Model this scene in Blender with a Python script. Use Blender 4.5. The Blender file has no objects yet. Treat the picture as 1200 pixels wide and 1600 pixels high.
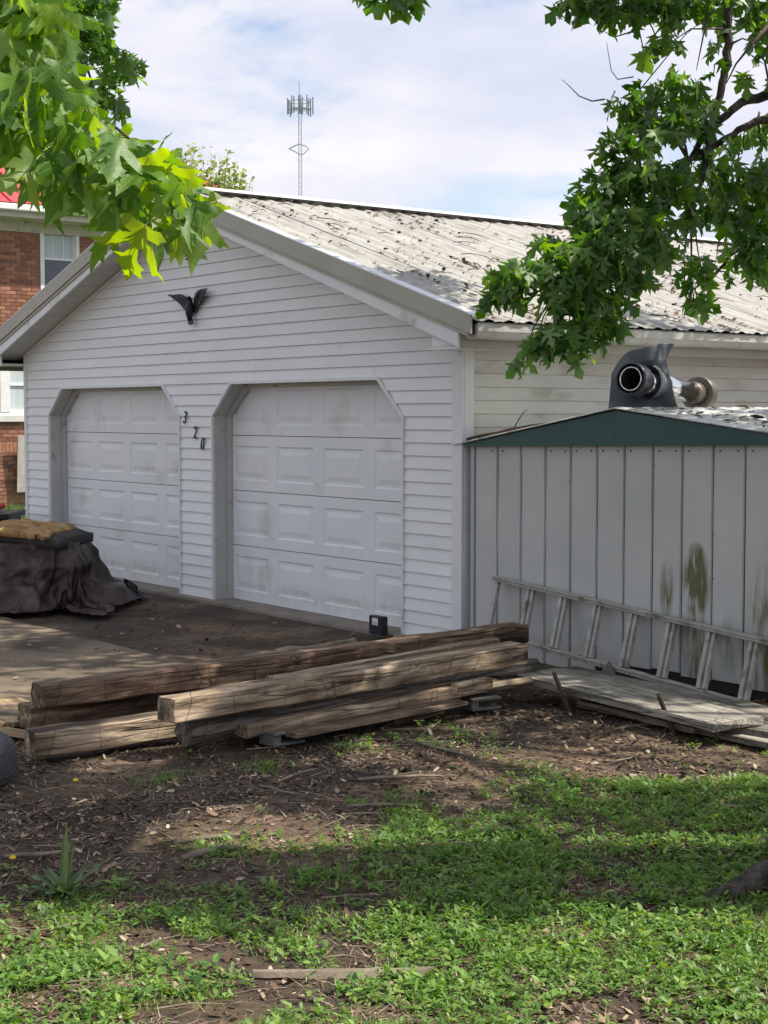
import bpy, bmesh, math, random
import numpy as np
from mathutils import Vector, Matrix, noise as mn
random.seed(7); rng = np.random.default_rng(7)
S = bpy.context.scene
COL = S.collection
R = math.radians
PI = math.pi
# ------------------------------------------------------------------ camera
CAM_H = 1.7; FPX = 2433.0; PITCH = math.atan(153 / FPX)
cd = bpy.data.cameras.new('camera'); cam = bpy.data.objects.new('camera', cd); COL.objects.link(cam)
cam.location = (0, 0, CAM_H); cam.rotation_euler = (PI / 2 - PITCH, 0, 0)
cd.sensor_fit = 'VERTICAL'; cd.sensor_height = 24; cd.lens = 24 * FPX / 1600
cd.clip_start = .05; cd.clip_end = 3000
S.camera = cam
# ------------------------------------------------------------------ sky, sun, exposure
SUN_AZ = R(-2.0)          # direction towards the sun, from +X
SUN_EL = R(54)
w = bpy.data.worlds.new('World'); S.world = w; w.use_nodes = True
nt = w.node_tree; nd = nt.nodes; lk = nt.links
for n in list(nd): nd.remove(n)
out = nd.new('ShaderNodeOutputWorld'); bg = nd.new('ShaderNodeBackground'); bg.inputs[1].default_value = .12
sky = nd.new('ShaderNodeTexSky'); sky.sky_type = 'NISHITA'; sky.sun_disc = False
sky.sun_elevation = SUN_EL; sky.sun_rotation = PI / 2 - SUN_AZ
sky.air_density = 1.0; sky.dust_density = .8; sky.ozone_density = 1.6
tc = nd.new('ShaderNodeTexCoord'); mp = nd.new('ShaderNodeMapping'); mp.inputs['Scale'].default_value = (1, 1, 2.6)
mp.inputs['Location'].default_value = (.33, .1, .2)
n1 = nd.new('ShaderNodeTexNoise'); n1.inputs['Scale'].default_value = 5.5; n1.inputs['Detail'].default_value = 9; n1.inputs['Roughness'].default_value = .55
n1.inputs['Distortion'].default_value = .5
r1 = nd.new('ShaderNodeValToRGB'); r1.color_ramp.elements[0].position = .34; r1.color_ramp.elements[1].position = .50
r1.color_ramp.elements[0].color = (0.22,) * 3 + (1,); r1.color_ramp.elements[1].color = (.97,) * 3 + (1,)
n2 = nd.new('ShaderNodeTexNoise'); n2.inputs['Scale'].default_value = 7; n2.inputs['Detail'].default_value = 6
r2 = nd.new('ShaderNodeValToRGB'); r2.color_ramp.elements[0].position = .35; r2.color_ramp.elements[1].position = .68
r2.color_ramp.elements[0].color = (4.2, 4.45, 5.35, 1); r2.color_ramp.elements[1].color = (5.75, 5.6, 5.85, 1)
mx = nd.new('ShaderNodeMix'); mx.data_type = 'RGBA'
n1.inputs['Scale'].default_value = 6.5
lk.new(tc.outputs['Generated'], mp.inputs[0]); lk.new(mp.outputs[0], n1.inputs[0]); lk.new(mp.outputs[0], n2.inputs[0])
lk.new(n1.outputs[0], r1.inputs[0]); lk.new(n2.outputs[0], r2.inputs[0])
lk.new(r1.outputs[0], mx.inputs[0]); lk.new(sky.outputs[0], mx.inputs[6]); lk.new(r2.outputs[0], mx.inputs[7])
lk.new(mx.outputs[2], bg.inputs[0]); lk.new(bg.outputs[0], out.inputs[0])
sd = bpy.data.lights.new('sun', 'SUN'); sd.energy = 4.6; sd.angle = R(.55); sd.color = (1, .93, .81)
so = bpy.data.objects.new('sun', sd); COL.objects.link(so)
to_sun = Vector((math.cos(SUN_AZ) * math.cos(SUN_EL), math.sin(SUN_AZ) * math.cos(SUN_EL), math.sin(SUN_EL)))
so.rotation_euler = to_sun.to_track_quat('Z', 'Y').to_euler(); so.location = (8, 0, 14)
S.view_settings.view_transform = 'Standard'; S.view_settings.look = 'None'
S.view_settings.exposure = .54; S.view_settings.gamma = 1; S.view_settings.use_curve_mapping = False

# ------------------------------------------------------------------ helpers
def at(x, y, Y):                       # a place in the world seen at this spot of the photo, Y metres in front
    a = (x - 600) / FPX; b = -(y - 800) / FPX; c, s = math.cos(PITCH), math.sin(PITCH)
    d = Vector((a, c + b * s, -s + b * c)); return d * (Y / d.y) + Vector((0, 0, CAM_H))
def gz(x, y, z=0.0):
    a = (x - 600) / FPX; b = -(y - 800) / FPX; c, s = math.cos(PITCH), math.sin(PITCH)
    d = Vector((a, c + b * s, -s + b * c)); return d * ((z - CAM_H) / d.z) + Vector((0, 0, CAM_H))
def proj(p):
    c, s = math.cos(PITCH), math.sin(PITCH); z = p[2] - CAM_H
    d = p[1] * c - z * s
    if d < .1: return (-9e3, -9e3)
    return 600 + FPX * p[0] / d, 800 - FPX * (p[1] * s + z * c) / d
def tag(o, label=None, cat=None, group=None, kind=None):
    if label: o['label'] = label
    if cat: o['category'] = cat
    if group: o['group'] = group
    if kind: o['kind'] = kind
    return o
def empty(name, loc=(0, 0, 0), rz=0.0, parent=None):
    o = bpy.data.objects.new(name, None); COL.objects.link(o); o.location = loc; o.rotation_euler = (0, 0, rz)
    o.empty_display_size = .2
    if parent: o.parent = parent
    return o
def link(name, me, parent=None, mat=None):
    if mat and not me.materials: me.materials.append(mat)
    o = bpy.data.objects.new(name, me); COL.objects.link(o)
    if parent: o.parent = parent
    return o
class MB:
    def __init__(s): s.v = []; s.f = []
    def hexa(s, p):       # 4 bottom (ccw from above) + 4 top
        b = len(s.v); s.v += [tuple(q) for q in p]
        s.f += [tuple(b + i for i in q) for q in ((3, 2, 1, 0), (4, 5, 6, 7), (0, 1, 5, 4), (1, 2, 6, 5), (2, 3, 7, 6), (3, 0, 4, 7))]
        return s
    def box(s, x0, x1, y0, y1, z0, z1):
        return s.hexa([(x0, y0, z0), (x1, y0, z0), (x1, y1, z0), (x0, y1, z0), (x0, y0, z1), (x1, y0, z1), (x1, y1, z1), (x0, y1, z1)])
    def prismy(s, poly, y0, y1):     # polygon (x,z) ccw seen from -y, extruded y0..y1
        b = len(s.v); n = len(poly)
        s.v += [(x, y0, z) for x, z in poly] + [(x, y1, z) for x, z in poly]
        s.f.append(tuple(b + i for i in range(n))); s.f.append(tuple(b + n + i for i in reversed(range(n))))
        for i in range(n):
            j = (i + 1) % n; s.f.append((b + j, b + i, b + n + i, b + n + j))
        return s
    def tube(s, pts, rad, seg=8, cap=True):
        pts = [Vector(p) for p in pts]; n = len(pts); b = len(s.v)
        if not hasattr(rad, '__len__'): rad = [rad] * n
        up = Vector((0, 0, 1)); px = None
        for i in range(n):
            t = (pts[min(i + 1, n - 1)] - pts[max(i - 1, 0)]).normalized()
            if px is None: px = t.cross(up if abs(t.z) < .9 else Vector((1, 0, 0))).normalized()
            else: px = (px - t * px.dot(t)).normalized()
            py = t.cross(px)
            for k in range(seg):
                a = 2 * PI * k / seg; s.v.append(tuple(pts[i] + (px * math.cos(a) + py * math.sin(a)) * rad[i]))
        for i in range(n - 1):
            for k in range(seg):
                k2 = (k + 1) % seg; s.f.append((b + i * seg + k, b + i * seg + k2, b + (i + 1) * seg + k2, b + (i + 1) * seg + k))
        if cap:
            s.f.append(tuple(b + k for k in reversed(range(seg)))); s.f.append(tuple(b + (n - 1) * seg + k for k in range(seg)))
        return s
    def mesh(s, name):
        me = bpy.data.meshes.new(name); me.from_pydata(s.v, [], s.f); me.update(); return me
    def build(s, name, mat, parent=None, smooth=False, bev=0.0):
        me = s.mesh(name)
        if bev > 0:
            bm = bmesh.new(); bm.from_mesh(me); bmesh.ops.recalc_face_normals(bm, faces=bm.faces)
            bmesh.ops.bevel(bm, geom=bm.edges[:], offset=bev, segments=1, affect='EDGES', clamp_overlap=True); bm.to_mesh(me); bm.free()
        if smooth:
            me.polygons.foreach_set('use_smooth', [True] * len(me.polygons))
        me.materials.append(mat)
        return link(name, me, parent)
def npmesh(name, V, F, mat, parent=None, tint=None, smooth=False):
    V = np.asarray(V, dtype=np.float32); F = np.asarray(F, dtype=np.int32); k = F.shape[1]
    me = bpy.data.meshes.new(name); me.vertices.add(len(V)); me.vertices.foreach_set('co', V.ravel())
    me.loops.add(F.size); me.loops.foreach_set('vertex_index', F.ravel())
    me.polygons.add(len(F)); me.polygons.foreach_set('loop_start', np.arange(0, F.size, k, dtype=np.int32))
    me.update(calc_edges=True)
    if tint is not None:
        at_ = me.attributes.new('tint', 'FLOAT', 'POINT'); at_.data.foreach_set('value', np.asarray(tint, dtype=np.float32))
    if smooth: me.polygons.foreach_set('use_smooth', [True] * len(F))
    me.materials.append(mat)
    return link(name, me, parent)

# ------------------------------------------------------------------ materials
def newmat(name):
    m = bpy.data.materials.new(name); m.use_nodes = True; n = m.node_tree.nodes; n.clear()
    o = n.new('ShaderNodeOutputMaterial'); p = n.new('ShaderNodeBsdfPrincipled'); m.node_tree.links.new(p.outputs[0], o.inputs[0])
    return m, m.node_tree.nodes, m.node_tree.links, p, o
def ramp(n, pts):
    r = n.new('ShaderNodeValToRGB'); e = r.color_ramp.elements
    while len(e) < len(pts): e.new(.5)
    for i, (p, c) in enumerate(pts):
        e[i].position = p; e[i].color = (c[0], c[1], c[2], 1)
    return r
def surf(name, stops, scale=4, stretch=(1, 1, 1), rough=.7, bump=.2, bscale=None, bdist=.01, metal=0., spec=.4, detail=8, coord='Object', dirt=None, rand=0.0, distort=0.):
    """base colour from a noise ramp; dirt=(colour, scale, lo, hi) a second blotch layer; rand = value change per object"""
    m, n, l, p, o = newmat(name)
    tc = n.new('ShaderNodeTexCoord'); mp = n.new('ShaderNodeMapping'); mp.inputs['Scale'].default_value = stretch
    l.new(tc.outputs[coord], mp.inputs[0])
    oi = n.new('ShaderNodeObjectInfo')
    if rand > 0:
        ad = n.new('ShaderNodeVectorMath'); ad.operation = 'ADD'; cm = n.new('ShaderNodeMath'); cm.operation = 'MULTIPLY'; cm.inputs[1].default_value = 37
        l.new(oi.outputs['Random'], cm.inputs[0]); l.new(mp.outputs[0], ad.inputs[0]); l.new(cm.outputs[0], ad.inputs[1]); vec = ad.outputs[0]
    else: vec = mp.outputs[0]
    t = n.new('ShaderNodeTexNoise'); t.inputs['Scale'].default_value = scale; t.inputs['Detail'].default_value = detail; t.inputs['Roughness'].default_value = .62
    t.inputs['Distortion'].default_value = distort
    l.new(vec, t.inputs[0]); r = ramp(n, stops); l.new(t.outputs[0], r.inputs[0]); c = r.outputs[0]
    if dirt:
        t2 = n.new('ShaderNodeTexNoise'); t2.inputs['Scale'].default_value = dirt[1]; t2.inputs['Detail'].default_value = 7; l.new(vec, t2.inputs[0])
        r2 = ramp(n, [(dirt[2], (0, 0, 0)), (dirt[3], (1, 1, 1))]); l.new(t2.outputs[0], r2.inputs[0])
        mx = n.new('ShaderNodeMix'); mx.data_type = 'RGBA'; l.new(r2.outputs[0], mx.inputs[0]); l.new(c, mx.inputs[6]); mx.inputs[7].default_value = (*dirt[0], 1); c = mx.outputs[2]
    if rand > 0:
        h = n.new('ShaderNodeHueSaturation'); mr = n.new('ShaderNodeMapRange'); mr.inputs[3].default_value = 1 - rand; mr.inputs[4].default_value = 1 + rand
        l.new(oi.outputs['Random'], mr.inputs[0]); l.new(mr.outputs[0], h.inputs['Value']); l.new(c, h.inputs['Color']); c = h.outputs[0]
    l.new(c, p.inputs['Base Color'])
    p.inputs['Roughness'].default_value = rough; p.inputs['Metallic'].default_value = metal; p.inputs['Specular IOR Level'].default_value = spec
    if bump > 0:
        bt = n.new('ShaderNodeTexNoise'); bt.inputs['Scale'].default_value = bscale or scale * 3; bt.inputs['Detail'].default_value = 8; l.new(vec, bt.inputs[0])
        b = n.new('ShaderNodeBump'); b.inputs['Strength'].default_value = bump; b.inputs['Distance'].default_value = bdist
        l.new(bt.outputs[0], b.inputs['Height']); l.new(b.outputs[0], p.inputs['Normal'])
    return m
def leafmat(name, stops, back, trans, attr=True, tfac=.45, rough=.4):
    m, n, l, p, o = newmat(name)
    if attr:
        a = n.new('ShaderNodeAttribute'); a.attribute_name = 'tint'; f = a.outputs['Fac']
    else:
        a = n.new('ShaderNodeObjectInfo'); f = a.outputs['Random']
    r = ramp(n, stops); l.new(f, r.inputs[0])
    g = n.new('ShaderNodeNewGeometry'); mx = n.new('ShaderNodeMix'); mx.data_type = 'RGBA'
    mm = n.new('ShaderNodeMath'); mm.operation = 'MULTIPLY'; mm.inputs[1].default_value = .75; l.new(g.outputs['Backfacing'], mm.inputs[0])
    l.new(mm.outputs[0], mx.inputs[0]); l.new(r.outputs[0], mx.inputs[6]); mx.inputs[7].default_value = (*back, 1)
    l.new(mx.outputs[2], p.inputs['Base Color']); p.inputs['Roughness'].default_value = rough
    t = n.new('ShaderNodeBsdfTranslucent'); tm = n.new('ShaderNodeMix'); tm.data_type = 'RGBA'; tm.blend_type = 'MULTIPLY'; tm.inputs[0].default_value = 1
    h = n.new('ShaderNodeHueSaturation'); h.inputs['Value'].default_value = trans; h.inputs['Saturation'].default_value = 1.25; h.inputs['Hue'].default_value = .485
    l.new(r.outputs[0], h.inputs['Color']); l.new(h.outputs[0], t.inputs[0])
    ms = n.new('ShaderNodeMixShader'); ms.inputs[0].default_value = tfac
    l.new(p.outputs[0], ms.inputs[1]); l.new(t.outputs[0], ms.inputs[2]); l.new(ms.outputs[0], o.inputs[0])
    if not attr:
        tv = n.new('ShaderNodeTexCoord'); sv = n.new('ShaderNodeSeparateXYZ'); l.new(tv.outputs['Object'], sv.inputs[0])
        def mt(op, a_, b_=None, c_=None):
            q = n.new('ShaderNodeMath'); q.operation = op
            for i, v in enumerate((a_, b_, c_)):
                if v is None: continue
                if isinstance(v, (int, float)): q.inputs[i].default_value = v
                else: l.new(v, q.inputs[i])
            return q.outputs[0]
        ax_ = mt('ABSOLUTE', sv.outputs[0]); an = mt('ARCTAN2', ax_, sv.outputs[1]); rr = mt('SQRT', mt('ADD', mt('MULTIPLY', ax_, ax_), mt('MULTIPLY', sv.outputs[1], sv.outputs[1])))
        dv = None
        for ang in (0.0, .80, 1.45):
            q = mt('MULTIPLY', mt('ABSOLUTE', mt('SUBTRACT', an, ang)), rr); dv = q if dv is None else mt('MINIMUM', dv, q)
        q = mt('ADD', mt('ABSOLUTE', mt('SUBTRACT', mt('FRACT', mt('MULTIPLY', mt('SUBTRACT', sv.outputs[1], mt('MULTIPLY', ax_, .75)), 8.0)), .5)), 0.0); side = mt('MULTIPLY', q, .11); dv = mt('MINIMUM', dv, mt('ADD', side, .004))
        vr = n.new('ShaderNodeMapRange'); vr.inputs[1].default_value = .004; vr.inputs[2].default_value = .016; vr.inputs[3].default_value = 1; vr.inputs[4].default_value = 0; l.new(dv, vr.inputs[0])
        vm = n.new('ShaderNodeMix'); vm.data_type = 'RGBA'; l.new(mt('MULTIPLY', vr.outputs[0], .45), vm.inputs[0]); l.new(mx.outputs[2], vm.inputs[6]); vm.inputs[7].default_value = (.34, .42, .16, 1); l.new(vm.outputs[2], p.inputs['Base Color'])
        tx = n.new('ShaderNodeTexCoord'); wv = n.new('ShaderNodeTexNoise'); wv.inputs['Scale'].default_value = 45; l.new(tx.outputs['Object'], wv.inputs[0])
        b = n.new('ShaderNodeBump'); b.inputs['Strength'].default_value = .25; b.inputs['Distance'].default_value = .004; l.new(wv.outputs[0], b.inputs['Height']); l.new(b.outputs[0], p.inputs['Normal'])
    return m
M = {}
M['siding'] = surf('white_siding', [(.3, (.73, .74, .75)), (.7, (.81, .81, .81))], scale=1.6, rough=.5, bump=.12, bscale=2.5, bdist=.012, dirt=((.58, .57, .52), 5, .66, .9), rand=.02)
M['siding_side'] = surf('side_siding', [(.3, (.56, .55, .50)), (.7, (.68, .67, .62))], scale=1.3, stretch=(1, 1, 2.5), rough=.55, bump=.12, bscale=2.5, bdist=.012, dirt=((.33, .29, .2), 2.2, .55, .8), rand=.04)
M['trim'] = surf('white_trim', [(.3, (.7, .71, .72)), (.7, (.78, .78, .78))], scale=3, rough=.45, bump=.05, dirt=((.45, .43, .37), 4, .62, .8))
M['beige'] = surf('beige_metal_trim', [(.3, (.35, .33, .27)), (.7, (.42, .40, .33))], scale=2, rough=.4, bump=.06, bscale=3, dirt=((.3, .27, .2), 5, .62, .8))
M['jamb'] = surf('grey_jamb', [(.3, (.44, .44, .42)), (.7, (.54, .54, .51))], scale=3, rough=.6, bump=.1, dirt=((.25, .24, .22), 6, .6, .75))
M['door'] = surf('white_garage_door', [(.3, (.72, .74, .76)), (.7, (.80, .80, .81))], scale=1.2, rough=.42, bump=.1, bscale=3, bdist=.02, dirt=((.52, .52, .47), 2.0, .60, .80), rand=.012)
M['soffit'] = surf('soffit_metal', [(.3, (.5, .5, .48)), (.7, (.6, .6, .57))], scale=3, rough=.6, bump=.05, dirt=((.4, .39, .35), 5, .6, .8))
M['dark'] = surf('dark_void', [(.3, (.02, .02, .02)), (.7, (.035, .033, .03))], rough=.9, bump=0)
M['sheath'] = surf('dark_sheathing', [(.3, (.10, .09, .08)), (.7, (.16, .15, .13))], rough=.9, bump=.1)
M['roof'] = surf('weathered_roof_metal', [(.28, (.23, .22, .20)), (.5, (.37, .36, .335)), (.7, (.46, .45, .42))], scale=3.2, stretch=(.35, 2.2, 1), rough=.55, bump=.15, dirt=((.24, .21, .17), 9.0, .50, .74), spec=.4)
M['silver'] = surf('silver_edge', [(.3, (.62, .64, .67)), (.7, (.72, .73, .75))], scale=4, rough=.35, bump=.05, metal=.3)
M['gutter'] = surf('gutter_metal', [(.3, (.50, .49, .45)), (.7, (.62, .61, .57))], scale=4, rough=.4, bump=.06, dirt=((.3, .28, .24), 6, .55, .75))
M['concrete'] = surf('dirty_concrete', [(.3, (.085, .066, .046)), (.52, (.18, .14, .098)), (.75, (.29, .23, .155))], scale=.9, rough=.9, bump=.5, bscale=30, bdist=.006, dirt=((.055, .04, .03), 1.3, .48, .66), detail=12)
M['sill'] = surf('sill_concrete', [(.3, (.16, .14, .12)), (.7, (.28, .25, .21))], scale=5, rough=.9, bump=.4, bdist=.006)
M['ink'] = surf('dark_ink', [(.3, (.012, .02, .022)), (.7, (.02, .03, .032))], rough=.4, bump=0)
M['eagle'] = surf('black_metal', [(.3, (.012, .012, .016)), (.7, (.03, .03, .04))], scale=20, rough=.4, bump=.5, bscale=60, bdist=.004)
M['shed'] = surf('shed_metal', [(.3, (.40, .42, .43)), (.7, (.47, .48, .48))], scale=1.3, rough=.45, bump=.15, bscale=3, bdist=.015, dirt=((.30, .31, .30), 2.5, .6, .8), rand=.02)
M['shedgreen'] = surf('dark_green_metal', [(.3, (.02, .068, .062)), (.7, (.03, .092, .084))], scale=3, rough=.4, bump=.1, bscale=3, bdist=.01, dirt=((.07, .1, .1), 8, .66, .8))
M['shedroof'] = surf('shed_roof_metal', [(.3, (.42, .44, .42)), (.6, (.66, .67, .65))], scale=5, rough=.5, bump=.1, dirt=((.25, .21, .15), 7, .5, .68))
def woodmat(name, dark, mid, light, rough=.85, s=1.0):
    m = surf(name, [(.32, dark), (.46, tuple((a + b) / 2 for a, b in zip(dark, mid))), (.54, mid), (.70, light)], scale=3.0 * s, stretch=(1.0, 6, 6), rough=rough, bump=.9, bscale=5 * s, bdist=.014, rand=.14, detail=14, dirt=(tuple(q * .5 for q in dark), 1.3, .52, .66), distort=.7)
    n = m.node_tree.nodes; l = m.node_tree.links; p = next(q for q in n if q.type == 'BSDF_PRINCIPLED'); c = p.inputs['Base Color'].links[0].from_socket; nb = p.inputs['Normal'].links[0].from_socket
    tc = n.new('ShaderNodeTexCoord'); tot = None
    for st, sc, th in (((1.6, .8, .8), 2.2, .009), ((.18, 6, 6), 3.0, .03)):
        mp = n.new('ShaderNodeMapping'); mp.inputs['Scale'].default_value = st; l.new(tc.outputs['Object'], mp.inputs[0])
        ns = n.new('ShaderNodeTexNoise'); ns.inputs['Scale'].default_value = 2.5; l.new(mp.outputs[0], ns.inputs[0]); va = n.new('ShaderNodeVectorMath'); va.operation = 'MULTIPLY_ADD'; l.new(ns.outputs['Color'], va.inputs[0]); va.inputs[1].default_value = (.28, .28, .28); l.new(mp.outputs[0], va.inputs[2])
        vo = n.new('ShaderNodeTexVoronoi'); vo.feature = 'DISTANCE_TO_EDGE'; vo.inputs['Scale'].default_value = sc; l.new(va.outputs[0], vo.inputs[0])
        mr = n.new('ShaderNodeMapRange'); mr.inputs[1].default_value = 0; mr.inputs[2].default_value = th; mr.inputs[3].default_value = .55 if st[0] > 1 else .3; mr.inputs[4].default_value = 1; l.new(vo.outputs['Distance'], mr.inputs[0])
        if tot is None: tot = mr.outputs[0]
        else: q = n.new('ShaderNodeMath'); q.operation = 'MULTIPLY'; l.new(tot, q.inputs[0]); l.new(mr.outputs[0], q.inputs[1]); tot = q.outputs[0]
    mx = n.new('ShaderNodeMix'); mx.data_type = 'RGBA'; mx.blend_type = 'MULTIPLY'; mx.inputs[0].default_value = 1; l.new(c, mx.inputs[6]); l.new(tot, mx.inputs[7]); l.new(mx.outputs[2], p.inputs['Base Color'])
    b = n.new('ShaderNodeBump'); b.inputs['Strength'].default_value = .8; b.inputs['Distance'].default_value = .012; l.new(tot, b.inputs['Height']); l.new(nb, b.inputs['Normal']); l.new(b.outputs[0], p.inputs['Normal'])
    return m
M['wood'] = woodmat('old_brown_timber', (.07, .046, .03), (.23, .16, .105), (.46, .35, .24))
M['woodpale'] = woodmat('pale_weathered_timber', (.12, .082, .054), (.36, .27, .185), (.62, .50, .36))
M['woodred'] = woodmat('red_brown_timber', (.055, .034, .023), (.18, .115, .075), (.40, .28, .185))
M['woodgrey'] = woodmat('grey_log', (.07, .06, .05), (.19, .165, .135), (.36, .32, .27))
M['plank'] = woodmat('grey_plank', (.16, .145, .12), (.29, .27, .23), (.42, .39, .33), s=1.5)
M['plankred'] = woodmat('brown_plank', (.10, .07, .05), (.19, .14, .10), (.30, .23, .17), s=1.5)
M['ply'] = woodmat('plywood_board', (.25, .17, .10), (.42, .30, .18), (.52, .40, .26), s=1.2)
M['ladder'] = surf('weathered_ladder', [(.3, (.28, .27, .24)), (.7, (.44, .43, .39))], scale=8, rough=.6, bump=.3, dirt=((.16, .14, .11), 9, .55, .7))
M['char'] = surf('black_rotten_wood', [(.3, (.015, .012, .01)), (.6, (.05, .04, .03)), (.8, (.12, .1, .05))], scale=8, rough=.9, bump=.9, bdist=.02)
M['block'] = surf('concrete_block', [(.3, (.09, .088, .08)), (.7, (.18, .175, .16))], scale=9, rough=.9, bump=.5, bdist=.006)
M['tarp'] = surf('dark_maroon_tarp', [(.3, (.014, .008, .008)), (.52, (.038, .022, .021)), (.72, (.10, .064, .06))], scale=4, rough=.45, bump=.9, bscale=9, bdist=.03, detail=12, spec=.5)
M['tarpgrey'] = surf('dark_grey_cushion', [(.3, (.02, .02, .02)), (.7, (.04, .038, .036))], scale=6, rough=.6, bump=.3)
M['foam'] = surf('torn_tan_foam', [(.3, (.16, .08, .03)), (.5, (.34, .21, .09)), (.75, (.48, .35, .19))], scale=7, stretch=(.5, 1.8, 1), rough=.95, bump=1, bscale=12, bdist=.03, dirt=((.04, .025, .015), 9, .6, .7))
M['bin'] = surf('black_plastic', [(.3, (.008, .009, .016)), (.7, (.018, .02, .03))], rough=.45, bump=.1)
M['red'] = surf('red_metal_roof', [(.3, (.44, .04, .045)), (.7, (.55, .075, .08))], scale=3, rough=.45, bump=.05)
M['stone'] = surf('cream_stone', [(.3, (.55, .54, .5)), (.7, (.7, .69, .66))], scale=6, rough=.8, bump=.2, dirt=((.4, .38, .33), 6, .6, .8))
M['winw'] = surf('white_window_frame', [(.3, (.7, .7, .7)), (.7, (.8, .8, .8))], scale=6, rough=.5, bump=.05)
M['cream'] = surf('cream_soffit', [(.3, (.45, .42, .34)), (.7, (.56, .53, .44))], scale=4, rough=.7, bump=.1, dirt=((.25, .22, .17), 7, .58, .75))
M['mortar'] = surf('mortar', [(.3, (.33, .24, .19)), (.7, (.42, .32, .26))], scale=30, rough=.95, bump=.3)
M['brickA'] = surf('red_brick', [(.3, (.27, .115, .07)), (.7, (.39, .19, .12))], scale=9, rough=.9, bump=.3, rand=.22)
M['brickB'] = surf('dark_brick', [(.3, (.19, .08, .055)), (.7, (.28, .125, .085))], scale=9, rough=.9, bump=.3, rand=.2)
M['sky_blind'] = surf('sky_tinted_blind', [(.3, (.42, .47, .5)), (.7, (.55, .6, .63))], stretch=(1, 12, .3), scale=4, rough=.8, bump=0)  # pale blue of the sky's reflection put into the pane colour
M['rust'] = surf('rusty_steel', [(.3, (.05, .035, .03)), (.7, (.12, .08, .06))], scale=15, rough=.7, bump=.3, metal=.2)
M['galv'] = surf('galvanised_steel', [(.3, (.35, .37, .38)), (.7, (.45, .47, .48))], scale=2, rough=.5, bump=0, metal=.4)
M['towerdark'] = surf('tower_grey', [(.3, (.24, .27, .31)), (.7, (.30, .33, .37))], scale=2, rough=.5, bump=0)
M['chrome'] = surf('bright_steel', [(.3, (.75, .75, .76)), (.7, (.85, .85, .86))], rough=.12, bump=.06, bscale=5, metal=1)
M['rubber'] = surf('grey_rubber_sheet', [(.3, (.045, .055, .065)), (.55, (.085, .1, .115)), (.75, (.19, .21, .22))], scale=5, rough=.5, bump=.5, bscale=14, bdist=.01)
M['duct'] = surf('dark_duct', [(.3, (.03, .03, .035)), (.7, (.09, .09, .095))], scale=9, rough=.35, metal=.6, bump=.3)
M['capmetal'] = surf('brown_cap_metal', [(.3, (.10, .08, .07)), (.7, (.19, .16, .14))], scale=9, rough=.4, metal=.4, bump=.2)
M['tyre'] = surf('grey_rubber', [(.3, (.04, .04, .043)), (.7, (.10, .10, .105))], scale=14, stretch=(1, 1, 4), rough=.8, bump=.6, bscale=30)
M['bark'] = surf('maple_bark', [(.35, (.02, .017, .014)), (.5, (.07, .06, .05)), (.7, (.17, .15, .125))], scale=9, stretch=(1.5, 3, .8), rough=.95, bump=1, bscale=22, bdist=.04)
M['twig'] = surf('twig_bark', [(.3, (.05, .035, .03)), (.7, (.13, .10, .08))], scale=20, rough=.85, bump=.3)
M['stick'] = surf('dry_stick', [(.3, (.13, .10, .075)), (.7, (.30, .25, .19))], scale=12, rough=.9, bump=.4)
M['glass'] = surf('window_glass', [(.3, (.02, .025, .03)), (.7, (.03, .035, .04))], rough=.04, bump=.02, bscale=1.5, spec=1.0)
M['maple'] = leafmat('maple_leaf', [(0, (.035, .10, .02)), (.5, (.07, .165, .03)), (1, (.14, .25, .05))], (.22, .31, .18), 2.4, True, .42)
M['maple_obj'] = leafmat('maple_leaf_single', [(0, (.035, .10, .02)), (.5, (.07, .165, .03)), (1, (.15, .26, .05))], (.22, .31, .18), 2.4, False, .42)
M['near_leaf'] = leafmat('near_maple_leaf', [(0, (.055, .135, .018)), (.5, (.11, .225, .022)), (1, (.22, .32, .03))], (.20, .33, .12), 2.5, False, .48, .42)
M['poplar'] = leafmat('young_leaf', [(0, (.20, .30, .08)), (1, (.36, .46, .16))], (.3, .38, .2), 1.6, True, .4)
M['weed'] = leafmat('weed_leaf', [(0, (.055, .14, .025)), (.5, (.125, .25, .04)), (1, (.25, .37, .08))], (.18, .28, .1), 1.7, True, .33, .5)
M['grassbank'] = leafmat('grass_blades', [(0, (.05, .12, .02)), (1, (.13, .22, .05))], (.12, .2, .06), 1.5, True, .3, .6)
m, n, l, p, o = newmat('litter'); a = n.new('ShaderNodeAttribute'); a.attribute_name = 'tint'
r = ramp(n, [(0, (.035, .022, .015)), (.4, (.12, .07, .045)), (.7, (.24, .165, .11)), (.93, (.38, .29, .2)), (1, (.5, .43, .34))]); l.new(a.outputs['Fac'], r.inputs[0]); l.new(r.outputs[0], p.inputs['Base Color']); p.inputs['Roughness'].default_value = .9
M['litter'] = m
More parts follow.
